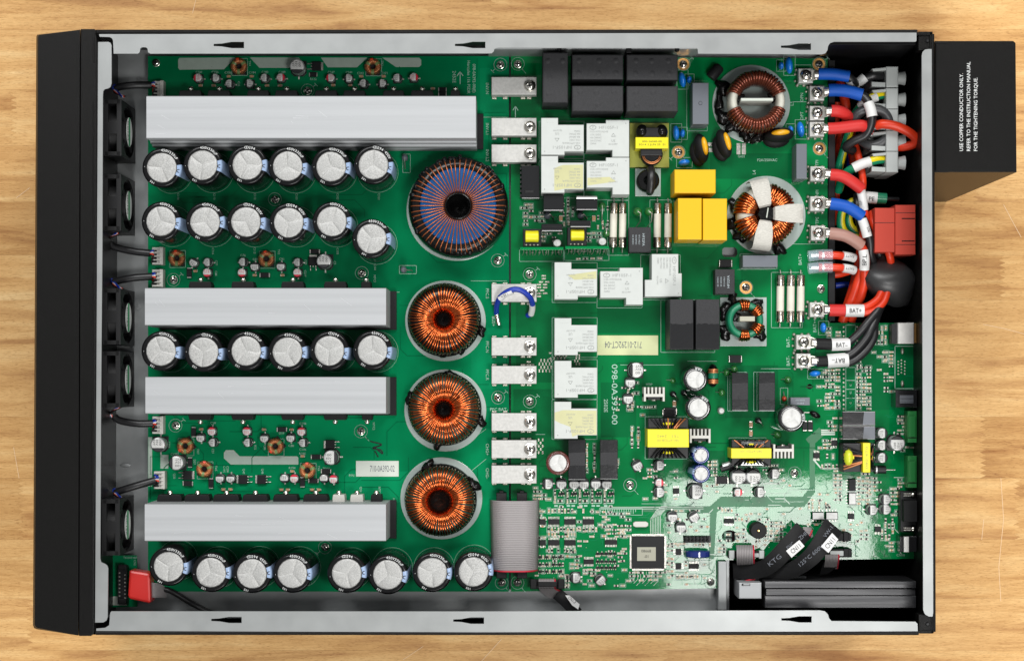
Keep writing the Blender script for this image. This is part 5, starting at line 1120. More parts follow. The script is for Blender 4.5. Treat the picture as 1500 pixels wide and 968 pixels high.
field(1054, 744, 1100, 812, 0, 13, 9.5, .4); field(1100, 745, 1180, 765, 0, 12, 7.5, .45); field(1120, 770, 1150, 800, 0, 9, 7, .5); field(1190, 700, 1222, 745, 0, 11, 8, .45); field(1226, 760, 1262, 800, 0, 10, 8, .5); field(945, 690, 1060, 740, 0, 15, 10, .3); field(980, 760, 1044, 856, 0, 13, 9.5, .4); field(1200, 545, 1212, 600, 0, 8, 7, .3); field(880, 744, 925, 782, 0, 10, 8, .35)
field(796, 342, 826, 358, 0, 8, 5.4, .55); field(862, 342, 880, 358, 0, 8, 5.4, .6); field(826, 300, 842, 330, 1, 6.5, 7, .5); field(876, 305, 892, 340, 1, 7, 7, .5); field(770, 312, 796, 332, 0, 8, 5.6, .5); field(786, 742, 924, 860, 0, 9, 7.2, .28); field(905, 560, 945, 610, 0, 9, 8, .35); field(1130, 690, 1160, 712, 0, 9, 7, .3)
# solder dashes on the heavy current tracks
dash = MB()
def dashes(u0, v0, u1, v1, du=9, dv=4.2, wd=6.6, hh=2.2):
    v = v0
    while v < v1:
        u = u0+(0 if int((v-v0)/dv) % 2 else du*.5)
        while u < u1: x, y = T(u, v); dash.box(x-wd/2, y-hh/2, .05, x+wd/2, y+hh/2, .9, 'solder', .3); u += du
        v += dv
dashes(788, 413, 808, 416); dashes(792, 404, 802, 410); dashes(785, 417, 800, 430); dashes(785, 430, 794, 438); dashes(806, 513, 808, 530, 5, 4, 4); dashes(812, 520, 832, 529, 5, 4.5, 2.2, 5); dashes(842, 520, 850, 534, 4.4, 4.4, 2.2, 4); dashes(770, 530, 782, 535); dashes(790, 528, 808, 548, 5, 5, 2.2, 4.6); dashes(786, 644, 796, 664, 6, 4.6, 2.4, 4.2)
dash.build('solder_dashes', RB, kind='stuff')
# fine copper tracks in the digital area
tk = MB(); rnd = random.Random(3)
def track(pts, wd=.7, m='pcb_light'): line(tk, [(min(max(p, 752), 1344), min(max(q, 90), 858 if p < 1048 else 814)) for p, q in pts], wd, m, .26)
for i in range(7): u = 953+i*2.4; track([(u, 782), (u, 760-i), (u+8, 748-i*.6), (u+16-i, 741)], .9, 'tinned')
for i in range(10): v = 788+i*3.6; track([(977, v), (984+i*.5, v), (990+i, v-6-i*.4), (996+i, v-6-i*.4)], .7, 'tinned')
for i in range(9): u = 930+i*4.2; track([(u, 837), (u, 845+i % 3*3), (u-6, 851+i % 3*3)], .7, 'tinned')
for i in range(70):
    u, v = rnd.uniform(785, 1040), rnd.uniform(742, 858); d = rnd.choice((-1, 1)); l1, l2 = rnd.uniform(6, 24), rnd.uniform(3, 12); track([(u, v), (u+l1, v), (u+l1+l2, v+d*l2), (u+l1+l2, v+d*(l2+rnd.uniform(0, 10)))], .6)
for i in range(60):
    u, v = rnd.uniform(1190, 1330), rnd.uniform(480, 800); d = rnd.choice((-1, 1)); l1, l2 = rnd.uniform(4, 16), rnd.uniform(3, 9); track([(u, v), (u+l1, v), (u+l1+l2, v+d*l2), (u+l1+l2, v+d*(l2+rnd.uniform(0, 8)))], .6)
for i in range(150):
    u, v = rnd.choice(((rnd.uniform(950, 1045), rnd.uniform(690, 855)), (rnd.uniform(1050, 1235), rnd.uniform(700, 812)), (rnd.uniform(1235, 1330), rnd.uniform(690, 812)))); d = rnd.choice((-1, 1)); l1, l2 = rnd.uniform(3, 18), rnd.uniform(2, 8); track([(u, v), (u+l1, v), (u+l1+l2, v+d*l2)] if rnd.random() < .6 else [(u, v), (u, v+l1), (u+l2, v+l1+l2)], rnd.uniform(.5, 1.3), rnd.choice(('pcb_gap', 'pcb_gap', 'pcb_bare', 'tinned')))
rect(silkR, 878, 744, 941, 754); 
for i in range(16): line(silkR, [(880+i*3.4, 746), (880+i*3.4, 752 if i % 3 else 749)], .8)
for v0 in (742.4, 745): track([(880, v0), (1030, v0)], .8, 'tinned')
for i in range(160):
    u, v = rnd.choice(((rnd.uniform(785, 1045), rnd.uniform(742, 860)), (rnd.uniform(1055, 1340), rnd.uniform(690, 815)), (rnd.uniform(1050, 1200), rnd.uniform(742, 815)))); dot(padR, u, v, rnd.uniform(.5, .9), rnd.choice(('solder', 'pcb_dark')), .35, 6)
for u0, v0, u1, v1 in ((1192, 673, 1203, 686), (1203, 686, 1240, 686), (1120, 708, 1140, 708), (1140, 708, 1148, 700), (1204, 630, 1222, 630), (1204, 633, 1222, 633), (1204, 636, 1222, 636)): line(silkR, [(u0, v0), (u1, v1)], 2.2, 'tinned')
tk.build('copper_tracks', RB, kind='stuff'); padR.build('solder_dots', RB, kind='stuff'); silkR.build('silkscreen_print', RB, kind='stuff'); smd.build('tiny_surface_mount_parts', RB, kind='stuff')
m = MB(); x, y = T(1193, 566.5, .1); m.box(x-12, y-1.6, -.02, x-2, y+1.6, .12, 'hole'); m.build('slot', RB)
# ---------------------------------------------------------------- connectors at the rear edge
m = MB(); tbox(m, 1315, 472.5, 1339, 503.4, .2, 30, 'socket_steel', 1.4); tbox(m, 1306, 474, 1315, 503, .2, 22, 'black', .6); tbox(m, 1339, 474, 1342.6, 502, 2, 26, 'brass', .4); m.build('usb_socket', RB, 'shiny silver socket at the upper rear edge')
m = MB(); tbox(m, 1312, 570.6, 1343.5, 596.4, .2, 34, 'black_gloss', .8); 
for i in range(6): tbox(m, 1318, 579+i*2, 1338, 580+i*2, 34, 34.5, 'grey_box')
m.build('network_socket', RB, 'black network socket at the rear edge')
for v0, v1, lab in ((601.6, 648, 'green terminal block, upper of two at the rear edge'), (667.6, 714, 'green terminal block, lower of two at the rear edge')):
    o = comp('green_terminal_block', RB, 1329.6, v0, 1343, v1, 26, 'plastic_green', .8, lab); m = MB(); tbox(m, 1331.4, v0+8, 1341, v1-8, 26, 29, 'plastic_green', .6); tbox(m, 1329.6, v0+39, 1343, v0+40, 26, 26.6, 'black'); m.build('ridge', o)
m = MB(); tbox(m, 1324, 733, 1344, 764, .2, 34, 'black_matte', 1.); tbox(m, 1319, 719, 1342, 779, .2, 18, 'black', .8); o = m.build('serial_socket', RB, 'black serial socket at the lower rear edge')
for v in (724.5, 774.5):
    m = MB()
    for d in (-1.6, 1.6): x, y = T(1332, v+d, 22); m.tube([(x-8, y, 20), (x+8, y, 20)], 1.2, 'tin', 6)
    x, y = T(1338, v, 22); m.ball(x, y, 20, 4, 4.5, 3, 'nickel', 10); m.build('bracket_pin', o)
m = MB(); tbox(m, 1318, 785, 1343, 808, .2, 28, 'black_gloss', .8); tbox(m, 1324, 785.6, 1331.6, 808.4, 10, 30.5, 'socket_steel', .6); m.build('usb_socket', RB, 'dark socket with a silver band at the lower rear edge')
# ---------------------------------------------------------------- plug headers under the grey jumper ribbon
hd = []
for u in (734.5, 764.5):
    for v0, v1 in ((722, 737), (836, 847)):
        m = MB(); tbox(m, u-7.5, v0, u+7.5, v1, .2, 26, 'black_matte', 1.2); tbox(m, u-3, v0-3, u+3, v0+4, .2, 22, 'black_matte', .6); m.build('plug_latch', LB if u < 747 else RB)
m = MB(); a = T(717.5, 733.2, 30); b = T(790.5, 838, 30); n = 40; seg = 14; rb = []
def arch(t): return 8+26*(1-(2*t-1)**4)
vs, fs = [], []; st_ = 3
for i in range(n*st_+1):
    f = i/(n*st_); y = a[1]+(b[1]-a[1])*f; gr = (i % st_ == 0)
    for j in range(seg+1):
        t = j/seg; bow = 2.4*math.sin(math.pi*f)*(1 if t > .5 else -.6)*0+((f-.0)*4*(.5-t)); vs.append((a[0]+(b[0]-a[0])*t+bow, y, arch(t)-(1.0 if gr else 0)))
for i in range(n*st_):
    for j in range(seg): q = i*(seg+1)+j; fs.append((q, q+seg+1, q+seg+2, q+1))
cut = (n-1)*st_*seg
m.add(vs, fs[:cut], 'ribbon'); m.add([], [tuple(i-len(vs) for i in f) for f in fs[cut:]], 'ribbon_red')
me, org = m.mesh('jumper_ribbon')
rb = link(bpy.data.objects.new('jumper_ribbon', me), org, None, 'wide grey flat ribbon bridging the two green boards', 'ribbon cable')
md = rb.modifiers.new('thickness', 'SOLIDIFY'); md.thickness = 1.4*K; md.offset = -1
# ---------------------------------------------------------------- fans, their plugs and leads
def make_fan():
    th, hw, ht = 25.5, 40., 100.   # thickness along x, half width along y, height
    f = MB(); n = 40
    def ringplate(x0, x1):
        o = [(-hw, -ht/2), (hw, -ht/2), (hw, ht/2), (-hw, ht/2)]; h = [(37*math.cos(2*math.pi*i/n), 46*math.sin(2*math.pi*i/n)) for i in range(n)]
        p = MB().plate(o, [h], x0, x1, 'fan'); f.add([(z, x, y) for x, y, z in p.v], p.f, 'fan')
    ringplate(-th/2, -th/2+6.5); ringplate(th/2-6.5, th/2)
    f.add([(x, 37.5*math.cos(2*math.pi*i/n), 46.5*math.sin(2*math.pi*i/n)) for x in (-th/2, th/2) for i in range(n)], [(i, (i+1) % n, (i+1) % n+n, i+n) for i in range(n)], 'fan')
    f.box(-th/2+4, -9, 44, th/2-4, 9, 49.4, 'fan', .6)
    for s in (-1, 1): f.box(-th/2+2, s*(hw-.2), -50, th/2-2, s*(hw-6), 50, 'fan')
    h = MB(); h.lathe(0, 0, [(0, -th/2+2), (22, -th/2+2), (22, th/2-.4), (20, th/2+.9), (0, th/2+.9)], 'fan', 32, axis='x')
    for a in (45, 135, 225, 315): c, d = math.cos(R(a)), math.sin(R(a)); h.tube([(th/2-3, 20*c, 20*d), (th/2-3, 38*c, 45*d)], 2.2, 'fan', 6)
    bl = MB()
    for k in range(7):
        a = k*360/7; vs = []
        for r in (21, 29, 36):
            for s, x in ((-1, -8), (1, 6)): q = R(a+s*15); vs.append((x, r*math.cos(q), r*1.2*math.sin(q)))
        bl.add(vs, [(0, 2, 3, 1), (2, 4, 5, 3)], 'fan')
    s = MB(); xx = th/2+1.2; s.lathe(0, 0, [(21, xx-.1), (21, xx), (0, xx)], 'fan_sticker', 32, axis='x')
    q = MB(); q.add([(xx+.3, y, z) for y, z in ((-20.4, -5), (20.4, -5), (20.4, 5), (-20.4, 5))], [(0, 1, 2, 3)], 'fan_band')
    p = MB().text('DC12V', 0, 0, 0, 6.5, 'ink'); q.add([(xx+.4, -x_, y_+11) for x_, y_, _ in p.v][:], p.f, 'ink')
    return [('frame', f), ('hub', h), ('blade_ring', bl), ('hub_sticker', s), ('green_band', q)]
FAN = [(n_, m_.mesh(n_, (0, 0, 0))[0]) for n_, m_ in make_fan()]
plugs = [(231.5, 131.5), (230.7, 375), (230.7, 407.6), (231, 622.4), (233.4, 703)]
fanv = [(187, 'topmost cooling fan'), (296.5, 'second cooling fan from the top'), (463.5, 'middle cooling fan, third from the top'), (555.5, 'fourth cooling fan from the top'), (772, 'lowest cooling fan, above the small corner board')]
ZFN = 82
for i, (v, lab) in enumerate(fanv):
    x, y = T(164.5-i*.6, v, ZFN); t = thing('cooling_fan', x, y, -20, 'small black '+lab+' behind the front panel', 'fan', 'cooling fans in a row behind the front panel')
    for n_, me in FAN:
        o = bpy.data.objects.new(n_, me); COL.objects.link(o); o.parent = t; o.location = (0, 0, 51*K)
        if n_ == 'blade_ring': o.rotation_euler = (R(random.uniform(0, 50)), 0, 0)
def plug():
    b = MB(); b.box(-8, -12.6, .2, 3, 12.6, 16, 'connector_white', .8); b.box(3, -13, .2, 8.4, 13, 19, 'connector_white', .8)
    for i in range(4): b.box(-9, -9.6+i*5, 15.8, -1, -6.6+i*5, 16.3, 'black')
    for i in range(5): b.box(-6, -12.2+i*5.6, 16, 6, -10.8+i*5.6, 20, 'connector_white', .3)
    return proto(('fan_socket', b, []))
PL = plug()
for u, v in plugs: x, y = T(u, v, 16); place(PL, LB, x, y, 0, 0)
def lead(pts, pl, lab, r=5.4):
    (u, v) = pl; mid = spline(pts, 6); m0 = pts[0]
    t = thing('fan_lead', *T(u-14, v, 10), 8, lab, 'cable', 'fan leads with black sleeves')
    m = MB(); m.tube(mid[3:], r, 'black_wire', 10); m.build('black_sleeve', t)
    for k, mm in enumerate(('blue_wire', 'white_wire', 'red_wire', 'black_wire')):
        w_ = MB(); o = (k-1.5)*5; e = pts[-1]
        s = pts[0]; s1 = pts[1]; d = 1 if s1[1] > s[1] else -1; c_ = [(p_[0], p_[1]+(k-1.5)*.5, p_[2]) for p_ in pts[2:-1]]
        w_.tube(spline([(s[0]+11+k*1.5, s[1]-d*9, 40), (s[0]+2-k*.8, s[1]-d*1+(k-1.5), 26), (s[0]+(k-1.5)*1.6, s[1]+d*3, 22), (s1[0]-6, s1[1]+(k-1.5)*2, s1[2]), (s1[0]+3, s1[1]+(k-1.5)*.8, s1[2])]+c_+[(e[0]-4, e[1]+(k-1.5)*1.2, e[2]), (e[0]+4, e[1]+(k-1.5)*2.6, e[2]+2), (u-7, v+o, 17), (u-2, v+o, 13)], 5), 1.45, mm, 6)
        w_.build('wire', t)
lead([(168, 133, 20), (174, 128, 22), (196, 125, 24), (222, 125, 20)], plugs[0], 'black sleeved lead from the topmost fan')
lead([(160, 350, 20), (166, 361, 20), (194, 368, 20), (220, 371, 20)], plugs[1], 'black sleeved lead curling down from the second fan')
lead([(166, 415, 20), (170, 412, 20), (195, 407, 22), (223, 405, 20)], plugs[2], 'black sleeved lead rising from the middle fan')
lead([(163, 604, 20), (174, 615, 20), (200, 620, 22), (224, 620, 20)], plugs[3], 'black sleeved lead curling down from the fourth fan')
lead([(168, 722, 20), (174, 719, 22), (200, 711, 24), (228, 703, 20)], plugs[4], 'black sleeved lead rising from the lowest fan')
# ---------------------------------------------------------------- corner board plug with red tape and its cable
m = MB(); tbox(m, 172, 829, 186, 885, .2, 14, 'black', .8); tbox(m, 173, 826.5, 185, 834, 14, 20, 'black_matte', .8); tbox(m, 173, 877, 185, 884, 14, 20, 'black_matte', .8); sk = m.build('ribbon_socket', DB, 'long black ribbon socket on the corner board')
m = MB()
for i in range(14): tbox(m, 174+(i % 2)*8, 838+i*2.8, 176+(i % 2)*8, 839.6+i*2.8, 14, 15, 'tin')
m.build('pin', sk); sd = MB(); st(sd, '(00-5057A)', 191, 816.4, 3, 180); st(sd, 'CN2', 197.6, 823.5, 3, -90); tbox(sd, 161, 873, 186, 886, .1, .35, 'paper'); sd.build('silkscreen_print', DB, kind='stuff')
t = thing('ribbon_cable', *T(215, 860, 0), 0, 'grey ribbon with a red taped plug on the corner board', 'ribbon cable')
m = MB(); P = tpoly([(189, 836), (192, 835), (217, 839), (219.6, 841), (221, 881), (218.4, 883.4), (190, 877), (187, 873)], 34); m.prism(P, 6, 34, 'red_tape', 3.4); m.build('red_tape', t)
for i in range(12):
    m = MB(); o = (i-5.5)*1.9; m.tube(spline([(216, 863+o, 22), (226, 864+o*.95, 21), (236, 865+o*.85, 12), (243, 868+o*.6, 2)], 5), 1.0, 'ribbon', 6); m.build('conductor', t)
m = MB(); m.tube(spline([(238, 862, 4), (252, 866, 6), (275, 880, 4), (300, 893, 0), (325, 904, -4)], 6), [3, 4, 5, 5, 5]*5, 'black_wire', 8, flat=.5) if False else m.tube(spline([(238, 862, 4), (252, 866, 6), (275, 880, 4), (300, 893, 0), (325, 904, -4)], 6), 4.2, 'black_wire', 8); m.tube(spline([(240, 864, 3), (258, 866, 8), (285, 882, 5), (310, 895, 0)], 6), 1.1, 'black_wire', 6); m.build('black_sleeve', t)
# ---------------------------------------------------------------- blocks and plugs in the wiring bay
def bay_cell(v, i):
    m = MB(); z = 22; a = T(1278, v, z); b = T(1328, v+30.5, z)
    # body with a square opening towards the board
    m.box(a[0]+20, a[1], -70, b[0]-12, b[1], z, 'plastic_grey', 1.6)
    m.box(a[0], a[1]-2, -70, a[0]+20, b[1]+20, z-3, 'plastic_grey', 1.2) if False else None
    m.prism([(a[0], a[1]-3), (a[0]+21, a[1]-1), (a[0]+21, a[1]-5), (a[0]+2, a[1]-7)], -60, z-2, 'plastic_grey', .8)
    m.prism([(a[0], b[1]+9), (a[0]+21, b[1]+8), (a[0]+21, b[1]+1), (a[0], b[1]+2)], -60, z-6, 'plastic_grey', .8)
    m.box(a[0]+1, a[1]-5, -60, a[0]+21, b[1]+6, -14, 'plastic_grey', .5)
    m.box(a[0]+8, a[1]-6.5, -14, a[0]+20.4, b[1]+8.5, -10, 'powder_in')
    m.lathe(b[0]-13, (a[1]+b[1])/2, [(9.5, 0), (9, 6), (10.5, 13)], 'plastic_grey', 18, axis='x', cz=8)
    m.build('terminal_cell', blk)
blk = thing('terminal_block', *T(1303, 170, -70), -70, 'grey plastic terminal block of five cells in the wiring bay', 'terminal block')
for i, v in enumerate((97.5, 129, 160, 191, 222)): bay_cell(v, i)
t = thing('power_connector', *T(1311, 337, -60), -60, 'brick red rectangular plug housing above the black taped bundle', 'connector')
m = MB(); tbox(m, 1281.5, 304.5, 1311, 369.5, -60, 30, 'plastic_red', 1.2); m.build('plug_half', t)
m = MB(); tbox(m, 1311.6, 300.2, 1341.2, 373, -60, 36, 'plastic_red', 1.2); h = m.build('housing', t)
for v in (319.6, 352.4): m = MB(); tbox(m, 1321, v, 1340, v+1.4, 36, 36.4, 'powder_in'); m.build('slot', h)
m = MB(); tbox(m, 1281.8, 326, 1310.6, 326.7, 30, 30.3, 'black'); tbox(m, 1312, 311.5, 1340.6, 312.2, 36, 36.3, 'black'); tbox(m, 1312, 358, 1340.6, 358.7, 36, 36.3, 'black'); m.build('moulded_seam', h)
# ---------------------------------------------------------------- wires in the bay
def at(pts): return T(pts[0][0], pts[0][1], pts[0][2])
def wire(lab, segs, name='power_wire', cat='wire', group=None):
    p = segs[0][3]; t = thing(name, *at(p), p[0][2], lab, cat, group)
    for sn, mt, r, pts in segs:
        m = MB()
        if sn == 'lug':
            (u, v, z), (u2, v2, z2) = pts; a = Vector(T(u, v, z)); b = Vector(T(u2, v2, z2)); d = (b-a).normalized(); n = Vector((-d.y, d.x))
            m.prism([tuple(a+n*8.5), tuple(b+n*6), tuple(b-n*6), tuple(a-n*8.5)], z-.8, z+1.2, 'nickel', .4); m.tube([(*(b-d*7), z+2), (*(b+d*2), z+3)], 6.4, 'tin', 12)
        elif mt == 'green_yellow':
            P = spline(pts, 8); m.tube(P, r, 'green_wire', 12)
            q = MB(); off = [Vector((0.0, 0.0, r*.3))+p_ for p_ in P]
            m2 = MB(); m2.tube([p_+Vector((r*.28, r*.28, r*.25)) for p_ in P], r*.82, 'yellow_wire', 10); m2.build('yellow_stripe', t)
        else:
            P = spline(pts, 8); m.tube(P, r, mt, 14)
        m.build(sn, t)
    return t
def sleeve_r(r, n, a=1.0, b=.86): return r
def mtext(t, s_, u, v, z, h, rot, w=None, m='ink'):
    x, y = T(u, v, z); q = MB(); q.text(s_, x, y, z, h, m, rot, w); q.build('printed_lettering', t)
w1 = wire('blue sleeved wire, topmost in the wiring bay', [('lug', '', 0, [(1188, 110.5, 21), (1200, 110, 21)]), ('blue_sleeve', 'blue_sleeve', 8.8, [(1199, 108.6, 24), (1210, 108.6, 25), (1224, 109.4, 25), (1243.5, 112.6, 25)]), ('insulation', 'black_wire', 6.4, [(1240, 112, 25), (1248, 117, 22), (1254, 125, 12), (1262, 121, 8), (1270, 114, 10), (1281, 111, 12), (1293, 112.4, 4), (1296, 114, -6)]), ('marker_sleeve', 'marker_white', 7.6, [(1244.5, 116, 22), (1250, 122, 15), (1254, 126, 10)]), ('marker_sleeve', 'marker_white', 7.4, [(1254, 124, 10), (1261, 118.5, 11), (1267, 113.5, 12)])])
w2 = wire('blue sleeved wire, second from the top, with a white marker', [('lug', '', 0, [(1203, 136, 21), (1214, 134, 21)]), ('blue_sleeve', 'blue_sleeve', 9.2, [(1214, 132.6, 25), (1226, 132.4, 26), (1242, 134, 28), (1263, 139.6, 30)]), ('insulation', 'black_wire', 6.6, [(1259, 138.4, 30), (1268, 144, 33), (1274, 154, 36), (1277, 168, 36), (1276, 182, 32), (1268, 198, 24), (1250, 207, 16), (1240, 216, 6), (1250, 221, -4)]), ('marker_sleeve', 'marker_white', 7.8, [(1272, 151, 36), (1275.6, 161, 38), (1277.6, 171, 38)])])
wire('black cable looped in a ring beside the red loop', [('insulation', 'grey_wire', 7.2, [(1254, 186, 6), (1254, 172, 12), (1264, 163, 16), (1282, 160, 18), (1297, 167, 18), (1304, 182, 16), (1302, 198, 12), (1290, 210, 8), (1274, 213, 4), (1262, 206, -4)])], 'cable_loop')
wire('red sleeved wire, upper of the two below the blue pair', [('lug', '', 0, [(1203, 165, 21), (1217, 163.6, 21)]), ('red_sleeve', 'red_sleeve', 8.8, [(1217.6, 162.6, 24), (1228, 163.4, 24), (1238, 167.6, 18), (1247, 178, 2)])])
wire('red sleeved wire, lower of the two below the blue pair', [('lug', '', 0, [(1203, 188.6, 21), (1213, 188.8, 21)]), ('red_sleeve', 'red_sleeve', 8.6, [(1213, 188.6, 25), (1226, 188, 26), (1246, 185.6, 28), (1262, 184.4, 28), (1270, 188, 22), (1272, 192, 14)]), ('marker_sleeve', 'marker_white', 7, [(1271.5, 190, 18), (1274, 194, 8)])])
wire('bright red cable bent in a wide loop to the side wall', [('insulation', 'red_wire', 6.8, [(1284, 184, 26), (1294, 182, 32), (1312, 185, 34), (1330, 193, 32), (1341, 203, 26), (1338, 211, 18), (1322, 215, 10), (1304, 214, 2), (1292, 213, -8)])], 'cable_loop')
wire('green and yellow earth wire from the second grey cell', [('insulation', 'green_yellow', 6.2, [(1294, 139.4, 2), (1284, 141, 10), (1270, 147, 12), (1259, 158, 4), (1250, 172, -6), (1243, 196, -12), (1235, 222, -16), (1229, 244, -24), (1226, 258, -40)]), ('marker_sleeve', 'marker_white', 7.2, [(1284, 142, 12), (1275, 145.6, 13)]), ('marker_sleeve', 'marker_white', 7.2, [(1268, 148.6, 13), (1261, 156, 6)])])
wire('green and yellow earth wire from the lowest grey cell', [('insulation', 'green_yellow', 6.2, [(1293, 234, 6), (1284, 234.6, 12), (1268, 239, 14), (1252, 246, 12), (1241, 252, 4), (1233, 262, -10), (1228, 280, -30)]), ('marker_sleeve', 'marker_white', 7.4, [(1275, 236.4, 16), (1262, 240.6, 16), (1250, 246.4, 14)])])
wire('coiled green and yellow earth wire beside the blue wire', [('insulation', 'green_yellow', 6, [(1262, 300, -8), (1248, 296, -10), (1236, 306, -12), (1231, 322, -14), (1234, 338, -16), (1246, 348, -16), (1262, 350, -18)])], 'cable_loop')
wire('inner coil of green and yellow wire behind the marker sleeves', [('insulation', 'green_yellow', 5.6, [(1266, 306, -30), (1252, 304, -28), (1243, 316, -26), (1245, 332, -28), (1256, 342, -30), (1268, 344, -34)])], 'cable_loop')
r3 = wire('red sleeved wire at TPI with a white marker', [('lug', '', 0, [(1203, 254, 21), (1216, 255, 21)]), ('red_sleeve', 'red_sleeve', 8.6, [(1217, 256, 24), (1228, 257, 26), (1238, 260.4, 26), (1250, 268, 24), (1262, 277, 20)]), ('marker_sleeve', 'marker_white', 6.6, [(1261, 279, 18), (1263.6, 292, 16), (1265.4, 308, 14)]), ('insulation', 'red_wire', 5.8, [(1265, 306, 13), (1267, 318, 10), (1265, 340, 2), (1261, 360, -8), (1257, 385, -14), (1249, 420, -18), (1241, 445, -20), (1234, 468, -24)])]); mtext(r3, 'I.P', 1261, 297, 23, 4, 86)
b3 = wire('blue sleeved wire at NPI with a white marker', [('lug', '', 0, [(1203, 298, 21), (1217, 298, 21)]), ('blue_sleeve', 'blue_sleeve', 8.8, [(1217, 298.6, 24), (1228, 300, 26), (1240, 303, 28), (1252, 309.4, 28), (1263, 317, 26)]), ('insulation', 'black_wire', 5.8, [(1260, 315, 24), (1266, 324, 24), (1271, 340, 24), (1275, 356, 20), (1276, 374, 12), (1282, 388, 0), (1292, 396, -10)]), ('marker_sleeve', 'marker_white', 7, [(1263, 321.6, 25), (1267, 334, 27), (1270.6, 347, 26)])]); mtext(b3, 'I.N', 1272.5, 336, 34.5, 4, -72)
p3 = wire('brown sleeved wire at TPE with marker BP.L', [('lug', '', 0, [(1203, 341, 21), (1217, 341.4, 21)]), ('brown_sleeve', 'brown_sleeve', 8.8, [(1216, 342, 24), (1226, 343, 26), (1238, 345.6, 26), (1250, 351.6, 24), (1262, 360, 20)]), ('insulation', 'red_wire', 6.6, [(1259, 358, 19), (1265, 368, 20), (1267.6, 382, 20), (1266.6, 398, 14), (1266, 414, 6), (1261, 434, 0), (1253, 452, -8), (1247, 470, -16)]), ('marker_sleeve', 'marker_white', 7.2, [(1264.6, 367, 21), (1266.6, 380, 22), (1266.2, 395, 18)])]); mtext(p3, 'BP.L', 1266.4, 381, 29.6, 6.4, 88)
wire('red wire running down from the earth marker', [('insulation', 'red_wire', 5.4, [(1253, 214, -12), (1258, 232, -4), (1262, 250, 4), (1264, 268, 4), (1262, 284, -6)])])
wire('red cable entering the black taped bundle from above', [('insulation', 'red_wire', 5.6, [(1276, 312, 0), (1279, 326, 10), (1287, 344, 14), (1297, 360, 16), (1303, 374, 16), (1305, 384, 10)])])
wire('dark red cable deep at the bay divider', [('insulation', 'red_wire', 5.6, [(1226, 150, -40), (1224, 200, -46), (1226, 260, -46), (1222, 330, -50)])])
wire('dark blue wire deep in the bay near the lower divider', [('insulation', 'blue_wire', 4.6, [(1224, 418, -50), (1240, 417, -50), (1262, 420, -52)])])
pe = wire('teal sleeved earth lead marked PE', [('green_sleeve', 'core_green', 8.4, [(1266, 288.6, -14), (1280, 290, -12), (1298, 291.4, -12)]), ('insulation', 'black_wire', 3, [(1297, 291.4, -12), (1306, 291.6, -14), (1316, 291.8, -18)]), ('marker_sleeve', 'marker_white', 8.8, [(1267, 288.8, -13), (1284.6, 290.4, -12)])]); mtext(pe, 'PE', 1277, 291.4, -3, 6, -2)
for i, (lab, mt, r, pts) in enumerate((('red cable deep behind the upper red sleeve', 'red_wire', 7, [(1230, 120, -30), (1238, 150, -24), (1240, 175, -26), (1232, 205, -34), (1228, 240, -44)]), ('dark red cable crossing under the black loop', 'red_wire', 6, [(1262, 150, -40), (1252, 180, -36), (1246, 205, -40), (1250, 240, -46)]), ('black cable behind the blue and white sleeves', 'black_wire', 6, [(1256, 285, -4), (1256, 300, 2), (1258, 320, 0), (1264, 345, -8), (1270, 370, -14)]), ('second red cable sinking beside the bay divider', 'red_wire', 7, [(1262, 395, 0), (1256, 415, -2), (1248, 438, -6), (1240, 455, -10), (1234, 472, -14)]), ('black cable sinking beside the red plug', 'black_wire', 7, [(1277, 340, -10), (1284, 360, -6), (1290, 380, -12), (1294, 396, -20)]), ('dark blue cable deep below the red sleeves', 'blue_wire', 6, [(1238, 215, -60), (1246, 235, -60), (1242, 262, -64)]))):
    wire(lab, [('insulation', mt, r, pts)])
# black shrink-wrapped bundle
t = thing('taped_bundle', *T(1308, 412, -40), -40, 'bulky black shrink-wrapped ferrite bundle below the red plug', 'ferrite bundle')
prof = [(1303, 372, 10, 9, 10), (1303.5, 377, 10.5, 10, 12), (1304, 380, 15, 11, 14), (1306, 386, 26, 15, 20), (1308, 396, 34, 18, 28), (1308.5, 408, 36.5, 20, 30), (1310, 420, 35, 19, 28), (1312.5, 432, 30, 16, 22), (1316.5, 441, 22, 12, 14), (1320, 447, 15, 8, 8)]
m = MB(); n = 30; vs = []
for u, v, rx, rz, z in prof:
    x, y = T(u, v, z+rz*.6); 
    for i in range(n): a = 2*math.pi*i/n; k = 1+.05*math.sin(3*a+v*.11)+.03*math.sin(5*a-v*.2); vs.append((x+rx*k*math.cos(a), y+(1.5*math.cos(2*a)), z+rz*k*math.sin(a)-18))
m.add(vs, [(j*n+i, j*n+(i+1) % n, (j+1)*n+(i+1) % n, (j+1)*n+i) for j in range(len(prof)-1) for i in range(n)]+[tuple(range(n))], 'shrink'); m.build('shrink_sleeve', t)
bp = wire('red battery wire pair marked BAT+ upright', [('lug', '', 0, [(1203, 453.3, 21), (1215, 453.6, 21)]), ('red_sleeve', 'red_sleeve', 8.8, [(1215, 454.4, 24), (1238, 454.6, 25)]), ('marker_sleeve', 'marker_white', 9.2, [(1238, 454.8, 25), (1265, 455, 25)]), ('insulation', 'red_wire', 5.2, [(1264, 450.6, 24), (1275, 446, 24), (1286, 437, 22), (1292, 425, 18)]), ('insulation', 'red_wire', 5.2, [(1264, 459, 24), (1280, 455, 25), (1294, 443, 24), (1300, 428, 20), (1303, 420, 14)])]); mtext(bp, 'BAT+', 1253.4, 454.8, 35, 6.6, 0, 17)
